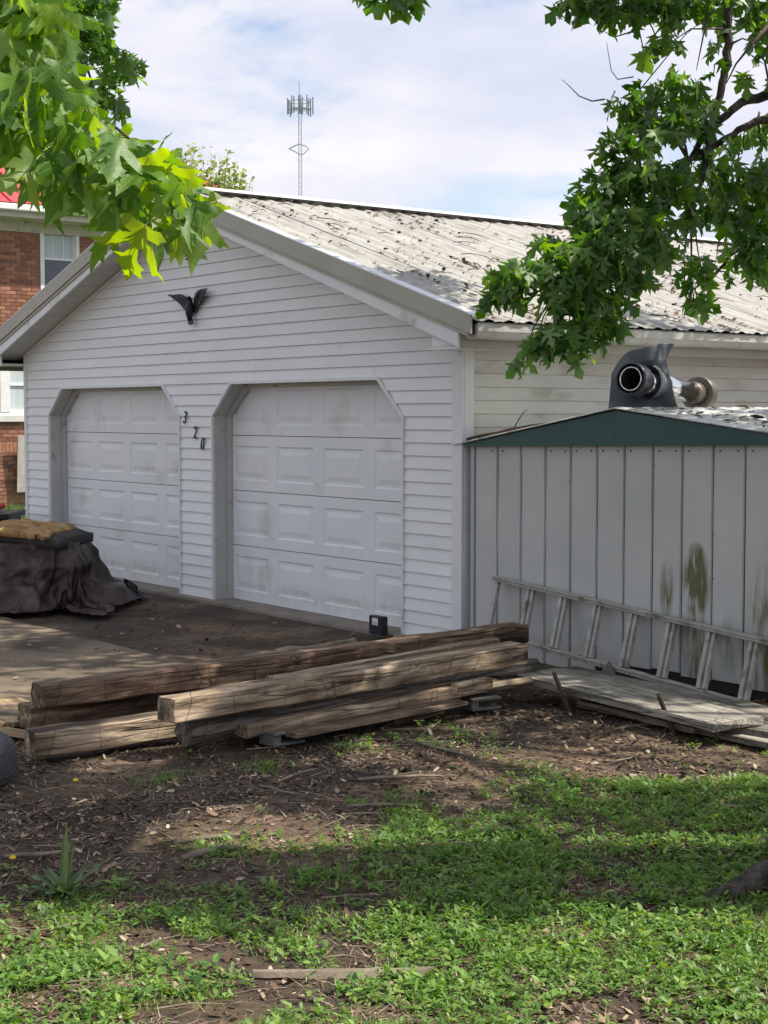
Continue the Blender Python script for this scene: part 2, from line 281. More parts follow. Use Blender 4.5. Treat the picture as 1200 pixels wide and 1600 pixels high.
# ground: dark soil with drier patches, green further off
m, n, l, p, o = newmat('soil')
tcn = n.new('ShaderNodeTexCoord'); t1 = n.new('ShaderNodeTexNoise'); t1.inputs['Scale'].default_value = 1.1; t1.inputs['Detail'].default_value = 10; t1.inputs['Roughness'].default_value = .65; l.new(tcn.outputs['Object'], t1.inputs[0])
r = ramp(n, [(.36, (.024, .016, .010)), (.5, (.058, .038, .023)), (.68, (.165, .11, .066))]); l.new(t1.outputs[0], r.inputs[0])
t2 = n.new('ShaderNodeTexNoise'); t2.inputs['Scale'].default_value = 24; t2.inputs['Detail'].default_value = 8; l.new(tcn.outputs['Object'], t2.inputs[0])
r2 = ramp(n, [(.3, (.45, .45, .45)), (.7, (1.5, 1.5, 1.5))]); l.new(t2.outputs[0], r2.inputs[0])
mm = n.new('ShaderNodeMix'); mm.data_type = 'RGBA'; mm.blend_type = 'MULTIPLY'; mm.inputs[0].default_value = 1; l.new(r.outputs[0], mm.inputs[6]); l.new(r2.outputs[0], mm.inputs[7])
sx = n.new('ShaderNodeSeparateXYZ'); l.new(tcn.outputs['Object'], sx.inputs[0]); mr = n.new('ShaderNodeMapRange'); mr.inputs[1].default_value = 16; mr.inputs[2].default_value = 19; l.new(sx.outputs[1], mr.inputs[0])
mg = n.new('ShaderNodeMix'); mg.data_type = 'RGBA'; l.new(mr.outputs[0], mg.inputs[0]); l.new(mm.outputs[2], mg.inputs[6]); mg.inputs[7].default_value = (.06, .11, .03, 1)
l.new(mg.outputs[2], p.inputs['Base Color']); p.inputs['Roughness'].default_value = .95
b = n.new('ShaderNodeBump'); b.inputs['Strength'].default_value = .8; b.inputs['Distance'].default_value = .012; l.new(t2.outputs[0], b.inputs['Height']); l.new(b.outputs[0], p.inputs['Normal'])
M['soil'] = m
# shed metal with two algae stains of their own shape (object coordinates of the shed)
m, n, l, p, o = newmat('shed_metal_algae'); tcn = n.new('ShaderNodeTexCoord')
gm = n.new('ShaderNodeNewGeometry'); sub = n.new('ShaderNodeVectorMath'); sub.operation = 'SUBTRACT'; l.new(gm.outputs['Position'], sub.inputs[0]); sub.inputs[1].default_value = (.57, 11.375, 0)
dotx = n.new('ShaderNodeVectorMath'); dotx.operation = 'DOT_PRODUCT'; l.new(sub.outputs[0], dotx.inputs[0]); dotx.inputs[1].default_value = (.605, -.796, 0)
sz = n.new('ShaderNodeSeparateXYZ'); l.new(gm.outputs['Position'], sz.inputs[0])
tn = n.new('ShaderNodeTexNoise'); tn.inputs['Scale'].default_value = 9; tn.inputs['Detail'].default_value = 8; mpn = n.new('ShaderNodeMapping'); mpn.inputs['Scale'].default_value = (3.2, 3.2, .55); l.new(gm.outputs['Position'], mpn.inputs[0]); l.new(mpn.outputs[0], tn.inputs[0])
def mth(op, a_, b_=None):
    q = n.new('ShaderNodeMath'); q.operation = op
    for i, v in enumerate((a_, b_)):
        if v is None: continue
        if isinstance(v, (int, float)): q.inputs[i].default_value = v
        else: l.new(v, q.inputs[i])
    return q.outputs[0]
tot = None
for cx, cz, rx, rz, st in ((2.22, .66, .125, .26, 1.25), (2.22, .25, .14, .3, .62), (1.98, .58, .07, .22, .55), (2.75, .35, .16, .5, .5), (2.5, .3, .12, .2, .35)):
    dx = mth('DIVIDE', mth('SUBTRACT', dotx.outputs['Value'], cx), rx); dz = mth('DIVIDE', mth('SUBTRACT', sz.outputs[2], cz), rz)
    e = mth('SUBTRACT', 1.0, mth('ADD', mth('POWER', mth('ABSOLUTE', dx), 2.0), mth('POWER', mth('ABSOLUTE', dz), 2.0)))
    e = mth('MULTIPLY', mth('MAXIMUM', e, 0.0), st); tot = e if tot is None else mth('MAXIMUM', tot, e)
fac = mth('MULTIPLY', tot, mth('MULTIPLY', mth('SUBTRACT', tn.outputs[0], .33), 6.5)); cl = n.new('ShaderNodeClamp'); l.new(fac, cl.inputs[0])
tb = n.new('ShaderNodeTexNoise'); tb.inputs['Scale'].default_value = 1.6; tb.inputs['Detail'].default_value = 8; l.new(gm.outputs['Position'], tb.inputs[0])
rb = ramp(n, [(.3, (.45, .46, .45)), (.7, (.54, .54, .52))]); l.new(tb.outputs[0], rb.inputs[0])
mx = n.new('ShaderNodeMix'); mx.data_type = 'RGBA'; l.new(cl.outputs[0], mx.inputs[0]); l.new(rb.outputs[0], mx.inputs[6]); mx.inputs[7].default_value = (.115, .12, .045, 1)
t3 = n.new('ShaderNodeTexNoise'); t3.inputs['Scale'].default_value = 26; l.new(gm.outputs['Position'], t3.inputs[0]); r3 = ramp(n, [(.74, (0, 0, 0)), (.78, (1, 1, 1))]); l.new(t3.outputs[0], r3.inputs[0])
mx2 = n.new('ShaderNodeMix'); mx2.data_type = 'RGBA'; l.new(r3.outputs[0], mx2.inputs[0]); l.new(mx.outputs[2], mx2.inputs[6]); mx2.inputs[7].default_value = (.12, .11, .1, 1)
l.new(mx2.outputs[2], p.inputs['Base Color']); p.inputs['Roughness'].default_value = .48
bb = n.new('ShaderNodeBump'); bb.inputs['Strength'].default_value = .3; bb.inputs['Distance'].default_value = .03; tb2 = n.new('ShaderNodeTexNoise'); tb2.inputs['Scale'].default_value = 3.5; l.new(gm.outputs['Position'], tb2.inputs[0]); l.new(tb2.outputs[0], bb.inputs['Height']); l.new(bb.outputs[0], p.inputs['Normal'])
M['shedwall'] = m

# soot and mould stains of their own shape on the garage doors (garage frame: along the front, height)
dm = M['door']; n = dm.node_tree.nodes; l = dm.node_tree.links; p = next(q for q in n if q.type == 'BSDF_PRINCIPLED'); cbase = p.inputs['Base Color'].links[0].from_socket
gm = n.new('ShaderNodeNewGeometry'); sub = n.new('ShaderNodeVectorMath'); sub.operation = 'SUBTRACT'; l.new(gm.outputs['Position'], sub.inputs[0]); sub.inputs[1].default_value = (.57, 11.375, 0)
dotx = n.new('ShaderNodeVectorMath'); dotx.operation = 'DOT_PRODUCT'; l.new(sub.outputs[0], dotx.inputs[0]); dotx.inputs[1].default_value = (.605, -.796, 0)
sz = n.new('ShaderNodeSeparateXYZ'); l.new(gm.outputs['Position'], sz.inputs[0]); tn = n.new('ShaderNodeTexNoise'); tn.inputs['Scale'].default_value = 11; tn.inputs['Detail'].default_value = 9; l.new(gm.outputs['Position'], tn.inputs[0])
tot = None
for cx, cz, rx, rz, st in ((-2.92, .28, .17, .17, .8), (-3.2, .30, .12, .2, .5), (-2.9, .78, .2, .2, .45), (-3.0, 1.18, .25, .12, .35), (-2.2, .12, 1.4, .12, .5), (-5.3, .12, 1.5, .14, .55), (-4.45, .35, .3, .2, .4), (-1.0, .15, .3, .2, .45), (-5.6, .6, .3, .25, .3)):
    dx = mth('DIVIDE', mth('SUBTRACT', dotx.outputs['Value'], cx), rx); dz = mth('DIVIDE', mth('SUBTRACT', sz.outputs[2], cz), rz)
    e = mth('MULTIPLY', mth('MAXIMUM', mth('SUBTRACT', 1.0, mth('ADD', mth('MULTIPLY', dx, dx), mth('MULTIPLY', dz, dz))), 0.0), st); tot = e if tot is None else mth('MAXIMUM', tot, e)
cl = n.new('ShaderNodeClamp'); l.new(mth('MULTIPLY', tot, mth('MULTIPLY', mth('SUBTRACT', tn.outputs[0], .25), 1.9)), cl.inputs[0])
mx = n.new('ShaderNodeMix'); mx.data_type = 'RGBA'; l.new(cl.outputs[0], mx.inputs[0]); l.new(cbase, mx.inputs[6]); mx.inputs[7].default_value = (.40, .40, .33, 1); l.new(mx.outputs[2], p.inputs['Base Color'])

# ------------------------------------------------------------------ frame of the garage (x = rightwards along its front, y = inwards)
GC = Vector((.57, 11.375, 0)); GR = math.atan2(-.796, .605)
def gl(x, y, z=0.0): return Vector((GC.x + .605 * x + .796 * y, GC.y - .796 * x + .605 * y, z))

# ------------------------------------------------------------------ ground
def axis(lo, hi, fine_lo, fine_hi, step):
    a = list(np.arange(fine_lo, fine_hi, step)); s = step; v = fine_lo
    while v > lo: s *= 1.5; v -= s; a.insert(0, v)
    s = step; v = a[-1]
    while v < hi: s *= 1.5; v += s; a.append(v)
    return a
gx = axis(-900, 900, -3.6, 3.6, .05); gy = axis(-300, 1500, 3.4, 11.5, .05)
GV = []
def gheight(x, y):
    h = mn.noise(Vector((x * .9, y * .9, 0))) * .022 + mn.noise(Vector((x * 3.2, y * 3.2, 5))) * .013 + mn.noise(Vector((x * 9, y * 9, 9))) * .006
    f = 1.0
    dx, dy = x - GC.x, y - GC.y; lx = dx * .605 - dy * .796; ly = dx * .796 + dy * .605
    if lx < .3 and ly > -5.2: f = .12
    if abs(x) > 5 or y > 12 or y < 2: f *= .3
    return h * f - .022
for y in gy:
    for x in gx: GV.append((x, y, gheight(x, y)))
nx, ny = len(gx), len(gy)
ii, jj = np.meshgrid(np.arange(ny - 1), np.arange(nx - 1), indexing='ij'); b0 = (ii * nx + jj).ravel()
g = npmesh('ground', GV, np.stack([b0, b0 + 1, b0 + nx + 1, b0 + nx], 1), M['soil'], smooth=True); g['kind'] = 'structure'
# driveway slab, a ragged sheet
mb = MB(); pts = []
xs = np.linspace(-11, .15, 60); top = [(x, -1.95 + .05 * mn.noise(Vector((x * 2, 0, 3)))) for x in xs]
bot = [(x, -5.2 + .04 * mn.noise(Vector((x * 2, 9, 3)))) for x in xs]
V_ = []; F_ = []; NX, NY = 160, 46
for j in range(NY):
    for i in range(NX):
        x = -11 + 11.2 * i / (NX - 1) + .05 * mn.noise(Vector((j * .4, i * .01, 3))); y = -5.2 + 3.25 * j / (NY - 1)
        if j == NY - 1: y += .06 * mn.noise(Vector((x * 2.3, 0, 3)))
        edge = i == NX - 1 or j in (0, NY - 1) or i == 0
        V_.append((x, y, -.03 if edge else .004 + .006 * mn.noise(Vector((x * 1.5, y * 1.5, 0)))))
for j in range(NY - 1):
    for i in range(NX - 1): F_.append((j * NX + i, j * NX + i + 1, (j + 1) * NX + i + 1, (j + 1) * NX + i))
dr = npmesh('driveway', V_, F_, M['concrete'], smooth=True); dr['kind'] = 'structure'; dr.location = GC; dr.rotation_euler = (0, 0, GR)

# ------------------------------------------------------------------ garage
G = empty('garage', GC, GR)
tag(G, 'white vinyl sided double garage with clipped corner door openings and corrugated metal roof', 'garage')
WX, LEN = 7.51, 11.0; RX = 3.85; CH = .0985; Z0 = .008
def zs(x): return 2.29 + .336 * (RX - abs(-x - RX))        # soffit line along the front, x local (<=0)
def zr(x): return 3.76 - .32 * abs(-x - RX)                # roof surface
OPEN = [(-6.90, -4.09), (-3.49, -.684)]; ZT = Z0 + CH * 20; ZC = Z0 + CH * 17; CW = .32
def solid(z, eps):
    lo, hi = -WX + .03, -.09
    if z > 2.3:
        d = (z - 2.29) / .336; lo = max(lo, -2 * RX + d); hi = min(hi, -d)
    if hi <= lo: return []
    iv = [(lo, hi)]
    if z < ZT - 1e-4 or (eps < 0 and z < ZT + 1e-4):
        ins = max(0, (z - ZC) / (ZT - ZC) * CW); out_ = []
        cur = lo
        for a, c in OPEN:
            out_.append((cur, a + ins)); cur = c - ins
        out_.append((cur, hi)); iv = out_
    return iv
k = 0
while True:
    z0 = Z0 + CH * k; z1 = z0 + CH
    A = solid(z0, 1); B = solid(z1 if z1 < 3.60 else 3.60, -1)
    if not A: break
    if z0 < ZT - 1e-4 and len(B) != len(A): B = A
    if not B: B = [((A[0][0] + A[0][1]) / 2,) * 2]
    for (a0, b0_), (a1, b1) in zip(A, B):
        # long courses come in two lengths butted together, as vinyl siding does
        cuts = [0.0, 1.0]
        if len(A) == 1 and b0_ - a0 > 3: cuts = [0, .25 + .5 * ((k * .37) % 1), 1]
        for c0, c1 in zip(cuts, cuts[1:]):
            xa, xb = a0 + (b0_ - a0) * c0, a0 + (b0_ - a0) * c1; ya, yb = a1 + (b1 - a1) * c0, a1 + (b1 - a1) * c1
            if c1 < 1: xb -= .001; yb -= .001
            w1 = random.uniform(-.0015, .0015)
            mb = MB().hexa([(xa, -.017 + w1, z0), (xb, -.017 - w1, z0), (xb, .004, z0), (xa, .004, z0), (ya, -.003, z1 - .002), (yb, -.003, z1 - .002), (yb, .004, z1 - .002), (ya, .004, z1 - .002)])
            mb.build('siding_board', M['siding'], G)
    k += 1
    if z0 > 3.5: break
# sheathing behind, dark in colour to give shaded gaps (front with openings), other walls
mb = MB()
def frontpoly():
    segs = []
    mb.prismy([(-WX, -.1), (OPEN[0][0], -.1), (OPEN[0][0], ZC), (OPEN[0][0] + CW, ZT), (OPEN[0][0] + CW, ZT + .02), (-WX, ZT + .02)], .004, .10)
    mb.prismy([(OPEN[0][1], -.1), (OPEN[1][0], -.1), (OPEN[1][0], ZC), (OPEN[1][0] + CW, ZT), (OPEN[1][0] + CW, ZT + .02), (OPEN[0][1] - CW, ZT + .02), (OPEN[0][1] - CW, ZT), (OPEN[0][1], ZC)], .004, .10)
    mb.prismy([(OPEN[1][1], -.1), (0, -.1), (0, ZT + .02), (OPEN[1][1] - CW, ZT + .02), (OPEN[1][1] - CW, ZT), (OPEN[1][1], ZC)], .004, .10)
    mb.prismy([(-WX, ZT + .02), (0, ZT + .02), (0, 2.28), (-RX, 3.57), (-WX, 2.36)], .004, .10)
frontpoly()
mb.box(-.10, -.004, .10, LEN, -.1, 2.26); mb.box(-WX, -WX + .1, .1, LEN, -.1, 2.3)
mb.prismy([(-WX + .1, -.1), (-.1, -.1), (-.1, 2.25), (-RX, 3.5), (-WX + .1, 2.3)], LEN - .1, LEN)
mb.build('wall_sheathing', M['sheath'], G)
# side wall courses
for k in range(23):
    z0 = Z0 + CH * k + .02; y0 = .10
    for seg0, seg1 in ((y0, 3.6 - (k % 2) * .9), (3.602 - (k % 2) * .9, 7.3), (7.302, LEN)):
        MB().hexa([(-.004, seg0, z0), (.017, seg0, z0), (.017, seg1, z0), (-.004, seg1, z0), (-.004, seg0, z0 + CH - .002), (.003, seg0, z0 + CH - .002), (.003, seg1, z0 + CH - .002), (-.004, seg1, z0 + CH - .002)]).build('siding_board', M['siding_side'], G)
# corner posts
c = MB().box(-.092, .024, -.024, 0, -.02, 2.2).build('corner_post', M['trim'], G, bev=.003)
c = MB().box(.0, .024, .001, .095, -.02, 2.2).build('corner_post', M['trim'], G, bev=.003); c['label'] = 'side face of the front corner trim, cracked near the shed roof'
c = MB().box(-WX - .02, -WX + .045, -.024, .06, -.02, 2.36).build('corner_post', M['trim'], G, bev=.003)
# opening trims, jambs
for a, b_ in OPEN:
    for pl in ([(a - .016, -.02), (a + .006, -.02), (a + .006, ZC - .005), (a - .016, ZC + .005)], [(a - .016, ZC + .006), (a + .006, ZC - .004), (a + CW + .004, ZT - .012), (a + CW - .008, ZT + .014)],
               [(a + CW - .006, ZT - .012), (b_ - CW + .006, ZT - .012), (b_ - CW + .008, ZT + .014), (a + CW - .008, ZT + .014)],
               [(b_ - .006, ZC - .004), (b_ + .016, ZC + .006), (b_ - CW + .010, ZT + .014), (b_ - CW - .004, ZT - .012)], [(b_ - .006, -.02), (b_ + .016, -.02), (b_ + .016, ZC + .005), (b_ - .006, ZC - .005)]):
        MB().prismy(pl, -.028, -.001).build('opening_trim', M['trim'], G)
    # reveal boards (behind the trims) and door stop
    t = .02
    for nm, y0, y1, ins, mat in (('jamb', .0, .13, 0.0, M['jamb']), ('door_stop', .131, .172, .03, M['jamb'])):
        s = ins
        A_ = a + s; B_ = b_ - s; zt = ZT - s - .012; zc = ZC - s * .4; cw = CW
        for pl in ([(a - .03, -.03), (A_ + .004, -.03), (A_ + .004, zc), (a - .03, zc)], [(a - .03, zc + .001), (A_ + .004, zc + .001), (A_ + cw, zt), (A_ + cw - .05, zt + .05), (a - .03, zc + .09)],
                   [(A_ + cw + .001, zt), (B_ - cw - .001, zt), (B_ - cw - .001, zt + .05), (A_ + cw + .001, zt + .05)],
                   [(B_ - .004, zc + .001), (b_ + .03, zc + .001), (b_ + .03, zc + .09), (B_ - cw + .05, zt + .05), (B_ - cw, zt)], [(B_ - .004, -.03), (b_ + .03, -.03), (b_ + .03, zc), (B_ - .004, zc)]):
            MB().prismy(pl, y0, y1).build(nm, mat, G)
# garage doors
def section_mesh(W, H, seed):
    random.seed(seed); v = []; f = []
    def ring(x0, x1, z0, z1, y): b = len(v); v.extend([(x0, y, z0), (x1, y, z0), (x1, y, z1), (x0, y, z1)]); return b
    cw = W / 4
    for c in range(4):
        x0 = c * cw; x1 = x0 + cw; rr = [ring(x0, x1, 0, H, 0), ring(x0 + .075, x1 - .075, .09, H - .09, 0), ring(x0 + .09, x1 - .09, .105, H - .105, .0075), ring(x0 + .11, x1 - .11, .125, H - .125, .0075), ring(x0 + .15, x1 - .15, .165, H - .165, .001)]
        for p_, q in zip(rr, rr[1:]):
            for i in range(4): j = (i + 1) % 4; f.append((p_ + i, p_ + j, q + j, q + i))
        f.append(tuple(rr[-1] + i for i in range(4)))
    b = len(v); v.extend([(0, 0, 0), (W, 0, 0), (W, 0, H), (0, 0, H), (0, .04, 0), (W, .04, 0), (W, .04, H), (0, .04, H)])
    f += [(b, b + 4, b + 5, b + 1), (b + 2, b + 6, b + 7, b + 3), (b, b + 3, b + 7, b + 4), (b + 1, b + 5, b + 6, b + 2), (b + 4, b + 7, b + 6, b + 5)]
    me = bpy.data.meshes.new('door_section'); me.from_pydata(v, [], f); me.materials.append(M['door']); return me
for di, (a, b_) in enumerate(OPEN):
    D = empty('garage_door', (a - .02, .176, .012), 0, G)
    D['label'] = ['left garage door with a dark scuff on its right side', 'right garage door with a dirty lower left panel'][di]
    W = b_ - a + .04; H = (ZT + .02) / 4; me = section_mesh(W, H - .006, 3)
    for i in range(4):
        o = link('door_section', me, D); o.location = (0, random.uniform(-.002, .002), i * H)
    MB().box(0, W, .045, .06, 0, ZT + .03).build('door_backing', M['dark'], D)
    MB().box(.0, W, -.004, .02, -.022, -.002).build('weather_strip', M['ink'], D)
# scuff marks as worn paint chips
def chip(name, pts, mat, parent, y): return MB().prismy(pts, y - .0015, y).build(name, mat, parent)
M['scuff'] = surf('grey_scuff', [(.3, (.30, .30, .30)), (.7, (.42, .42, .42))], scale=20, rough=.6, bump=.1)
M['grime'] = surf('olive_grime', [(.3, (.42, .42, .34)), (.7, (.52, .51, .44))], scale=14, rough=.7, bump=.1)
ph = [(-4.30, .93), (-4.26, .86), (-4.20, .8), (-4.19, .66), (-4.235, .62), (-4.27, .71), (-4.29, .82)]
chip('paint_scuff', ph[::-1][::-1], M['scuff'], G, .1745)
pg_ = [(-3.07, .20), (-2.95, .17), (-2.80, .19), (-2.74, .27), (-2.78, .36), (-2.88, .40), (-3.0, .385), (-3.08, .31)]
MB().box(-7.3, -.1, -.10, .19, -.12, .010).build('sill', M['sill'], G, bev=.006)
# roof: corrugated sheets
PER = .19
def roofsheet(y0, y1, xe, side, seed):
    rnd = random.Random(seed); nxs = 14; nys = int((y1 - y0) / PER * 8); v = []; f = []
    sag = [rnd.uniform(-.004, .004) for _ in range(4)]
    for i in range(nxs + 1):
        t = i / nxs; x = -RX + (xe + RX) * t if side > 0 else -RX - (xe + RX) * t
        for j in range(nys + 1):
            y = y0 + (y1 - y0) * j / nys; ph_ = (y / PER) % 1.0
            h = max(0, math.cos(2 * PI * ph_)) ** .7 * .017 + max(0, math.cos(2 * PI * (ph_ - .5))) ** 4 * .006
            v.append((x, y, 3.735 - .32 * abs(x + RX) + h + .003 * mn.noise(Vector((x * 1.3, y * 1.3, seed)))))
    for i in range(nxs):
        for j in range(nys):
            q = (i * (nys + 1) + j, (i + 1) * (nys + 1) + j, (i + 1) * (nys + 1) + j + 1, i * (nys + 1) + j + 1); f.append(q if side > 0 else q[::-1])
    me = bpy.data.meshes.new('roof_sheet'); me.from_pydata(v, [], f); me.polygons.foreach_set('use_smooth', [True] * len(f)); me.materials.append(M['roof'])
    o = link('roof_sheet', me, G); return o
y = -.305; i = 0
while y < LEN + .3:
    y1 = min(y + .76, LEN + .3)
    o = roofsheet(y, y1 + .02, .51 + random.uniform(-.008, .008), 1, i); o.location.z = (i % 2) * .004
    roofsheet(y, y1 + .02, .40, -1, i + 50).location.z = (i % 2) * .004; y = y1; i += 1
# roof deck under the sheets (coloured near black for the shadow at the eave)
mb = MB()
mb.hexa([(-RX, -.30, 3.62), (.46, -.30, 2.25), (.46, LEN + .28, 2.25), (-RX, LEN + .28, 3.62), (-RX, -.30, 3.70), (.46, -.30, 2.325), (.46, LEN + .28, 2.325), (-RX, LEN + .28, 3.70)])
mb.hexa([(-8.1, -.30, 2.30), (-RX, -.30, 3.62), (-RX, LEN + .28, 3.62), (-8.1, LEN + .28, 2.30), (-8.1, -.30, 2.36), (-RX, -.30, 3.70), (-RX, LEN + .28, 3.70), (-8.1, LEN + .28, 2.36)])
mb.build('roof_deck', M['dark'], G)
# ridge cap
for sgn in (1, -1):
    y = -.33
    while y < LEN + .3:
        y1 = min(y + 3.05, LEN + .3); x1 = -RX + sgn * .17
        pts = [(-RX, y, 3.792), (x1, y, 3.792 - .05), (x1, y1, 3.792 - .05), (-RX, y1, 3.792)]
        if sgn < 0: pts = [pts[3], pts[2], pts[1], pts[0]]
        MB().hexa([(p_[0], p_[1], p_[2] - .004) for p_ in pts] + pts).build('ridge_cap', M['trim'], G); y = y1 + .002
# rake trims: silver roof edge, beige band, dark groove, white board
def rake(name, mat, y0, y1, zt_, zb_, xr, xl, over=0.0):
    for xe in (xr, xl):
        P0 = (-RX, zr(-RX) + zt_), (xe, zr(xe) + zt_), (xe, (zr(xe) + zb_)), (-RX, zr(-RX) + zb_)
        pts = list(P0) if xe < -RX else [P0[3], P0[2], P0[1], P0[0]]
        MB().prismy(pts, y0, y1).build(name, mat, G)
rake('rake_edge', M['silver'], -.345, -.25, .022, .012, .515, -8.15)
rake('rake_trim', M['beige'], -.342, -.325, .011, -.118, .49, -8.13)
rake('rake_groove', M['beige'], -.330, -.318, -.120, -.150, .44, -8.10)
for xe, nm in ((.33, 'barge_board'), (-8.05, 'barge_board')):
    s = 1 if xe > -RX else -1
    zb = lambda x: 2.29 + .336 * (RX - abs(-x - RX)) - .012
    pts = [(-RX, zb(-RX)), (xe, zb(xe)), (xe, zr(xe) - .13 if s > 0 else zr(xe) - .13), (-RX, zr(-RX) - .13)]
    if s < 0: pts = pts[::-1]
    MB().prismy(pts, -.317, -.292).build(nm, M['trim'], G)
# soffit boards under the rake, both sides
for s in (1, -1):
    L0 = 3.6; nseg = 15
    for i in range(nseg):
        x0 = -RX + s * (i * .255 + .01); x1 = -RX + s * ((i + 1) * .255); 
        za, zb_ = 2.293 + .336 * (RX - abs(-x0 - RX)), 2.293 + .336 * (RX - abs(-x1 - RX))
        pts = [(x0, -.291, za), (x1, -.291, zb_), (x1, .003, zb_), (x0, .003, za)]
        if s < 0: pts = [pts[1], pts[0], pts[3], pts[2]]
        MB().hexa(pts + [(p_[0], p_[1], p_[2] + .012) for p_ in pts]).build('soffit_panel', M['soffit'], G)
    # moulding where soffit meets wall
    xa, xb = (-RX, 0) if s > 0 else (-WX, -RX)
    za, zb_ = 2.285 + .336 * (RX - abs(-xa - RX)), 2.285 + .336 * (RX - abs(-xb - RX))
    MB().hexa([(xa, -.03, za - .03), (xb, -.03, zb_ - .03), (xb, -.001, zb_ - .03), (xa, -.001, za - .03), (xa, -.03, za), (xb, -.03, zb_), (xb, -.001, zb_), (xa, -.001, za)]).build('soffit_moulding', M['trim'], G)
# boxed eaves and returns
MB().box(.002, .325, -.289, LEN + .25, 2.165, 2.185).build('eave_soffit', M['soffit'], G)
MB().box(.326, .345, -.289, LEN + .25, 2.16, 2.32).build('fascia', M['beige'], G)
MB().box(-.005, .322, -.280, -.262, 2.172, 2.285).build('eave_return', M['trim'], G)
MB().box(-.03, .325, -.30, .0, 2.158, 2.171).build('eave_return', M['trim'], G)
MB().box(-8.06, -WX, -.289, LEN + .25, 2.235, 2.255).build('eave_soffit', M['trim'], G)  # brighter trim colour stands in for light bounced onto this soffit
MB().box(-8.08, -8.06, -.289, LEN + .25, 2.19, 2.33).build('fascia', M['beige'], G)
MB().box(-8.06, -WX - .02, -.291, -.27, 2.225, 2.40).build('eave_return', M['trim'], G)
# gutter: open trough with lip
mb = MB(); pr = [(.36, 2.315), (.36, 2.235), (.40, 2.225), (.455, 2.235), (.485, 2.275), (.49, 2.325), (.475, 2.335)]
y0, y1 = -.27, LEN + .25
for (xa, za), (xb, zb_) in zip(pr, pr[1:]):
    mb.v += [(xa, y0, za), (xb, y0, zb_), (xb, y1, zb_), (xa, y1, za)]; b = len(mb.v) - 4; mb.f.append((b, b + 1, b + 2, b + 3))
mb.f.append(()) if False else None
gut = mb.build('gutter', M['gutter'], G); md = gut.modifiers.new('s', 'SOLIDIFY'); md.thickness = .004
MB().prismy([(.36, 2.235), (.40, 2.225), (.455, 2.235), (.485, 2.275), (.49, 2.325), (.36, 2.315)], -.275, -.270).build('gutter_cap', M['gutter'], G)
# interior darkness stop
MB().box(-7.3, -.15, .5, 10.8, -.05, .0).build('floor', M['sill'], G)
MB().prismy([(-7.35, 0), (-.15, 0), (-.15, 2.2), (-RX, 3.4), (-7.35, 2.2)], .30, .32).build('inner_wall', M['dark'], G)

# house numbers
def glyph(ch, x, z, h, label, rz):
    cu = bpy.data.curves.new('g', 'FONT'); cu.body = ch; cu.size = h / .70; cu.extrude = .004; cu.shear = .25; cu.align_x = 'CENTER'; cu.space_character = 1
    t = bpy.data.objects.new('g', cu); COL.objects.link(t); dg = bpy.context.evaluated_depsgraph_get()
    me = bpy.data.meshes.new_from_object(t.evaluated_get(dg)); bpy.data.objects.remove(t)
    me.materials.clear(); me.materials.append(M['ink']); o = link('house_number', me)
    o.location = gl(x, -.024, z); o.rotation_euler = (PI / 2, rz, GR); o.scale = (.8, 1, 1)
    tag(o, label, 'house number', 'house number digits between the garage doors')
glyph('3', -3.985, 1.615, .115, 'dark metal digit 3, highest of the three slanting house numbers', .05)
glyph('2', -3.80, 1.475, .115, 'dark metal digit 2, middle of the three slanting house numbers', .0)
glyph('0', -3.672, 1.375, .115, 'dark metal digit 0, lowest of the three slanting house numbers', .05)

# black winged ornament on the gable
E_ = empty('eagle_ornament', gl(-3.80, -.02, 2.70), GR); E_.scale = (1.0, 1, .76); tag(E_, 'black metal flying eagle ornament mounted high on the white gable', 'wall ornament')
def wing(pts, parent, dy):
    bm = bmesh.new(); vs = [bm.verts.new((x, -.012 - dy * abs(x) * .5, z)) for x, z in pts]; fc = bm.faces.new(vs)
    r_ = bmesh.ops.extrude_face_region(bm, geom=[fc]); bmesh.ops.translate(bm, vec=(0, .010, 0), verts=[q for q in r_['geom'] if isinstance(q, bmesh.types.BMVert)])
    bmesh.ops.recalc_face_normals(bm, faces=bm.faces); me = bpy.data.meshes.new('wing'); bm.to_mesh(me); bm.free(); me.materials.append(M['eagle']); return link('wing', me, parent)
wing([(-.02, -.13), (-.06, -.11), (-.10, -.07), (-.14, -.03), (-.17, .01), (-.22, .05), (-.30, .115), (-.36, .135), (-.33, .148), (-.27, .14), (-.20, .145), (-.14, .13), (-.09, .10), (-.05, .055), (-.02, .02)], E_, .35)
wing([(.02, -.10), (.05, -.085), (.08, -.05), (.11, -.045), (.13, -.01), (.17, -.005), (.19, .035), (.235, .045), (.25, .085), (.30, .10), (.315, .14), (.36, .165), (.22, .172), (.13, .165), (.07, .14), (.03, .09), (.015, .02)], E_, .35)
for k in range(5):
    MB().tube([(.05 + k * .045, -.03 - k * .012, -.02 + k * .03), (.12 + k * .04, -.035 - k * .012, .12 + k * .008)], .004, 5).build('feather', M['eagle'], E_)
    MB().tube([(-.05 - k * .045, -.03 - k * .012, -.04 + k * .03), (-.09 - k * .045, -.035 - k * .012, .08 + k * .008)], .004, 5).build('feather', M['eagle'], E_)
MB().tube([(0, -.03, .07), (.0, -.045, .03), (0, -.05, -.05), (-.005, -.045, -.12), (-.01, -.04, -.19)], [.012, .03, .042, .034, .018], 10).build('body', M['eagle'], E_, smooth=True)
MB().tube([(0, -.035, .06), (.01, -.06, .085), (.02, -.09, .07)], [.018, .02, .006], 8).build('head', M['eagle'], E_, smooth=True)
MB().prismy([(-.05, -.22), (-.01, -.245), (.04, -.225), (.02, -.16), (-.03, -.16)], -.04, -.028).build('tail', M['eagle'], E_)

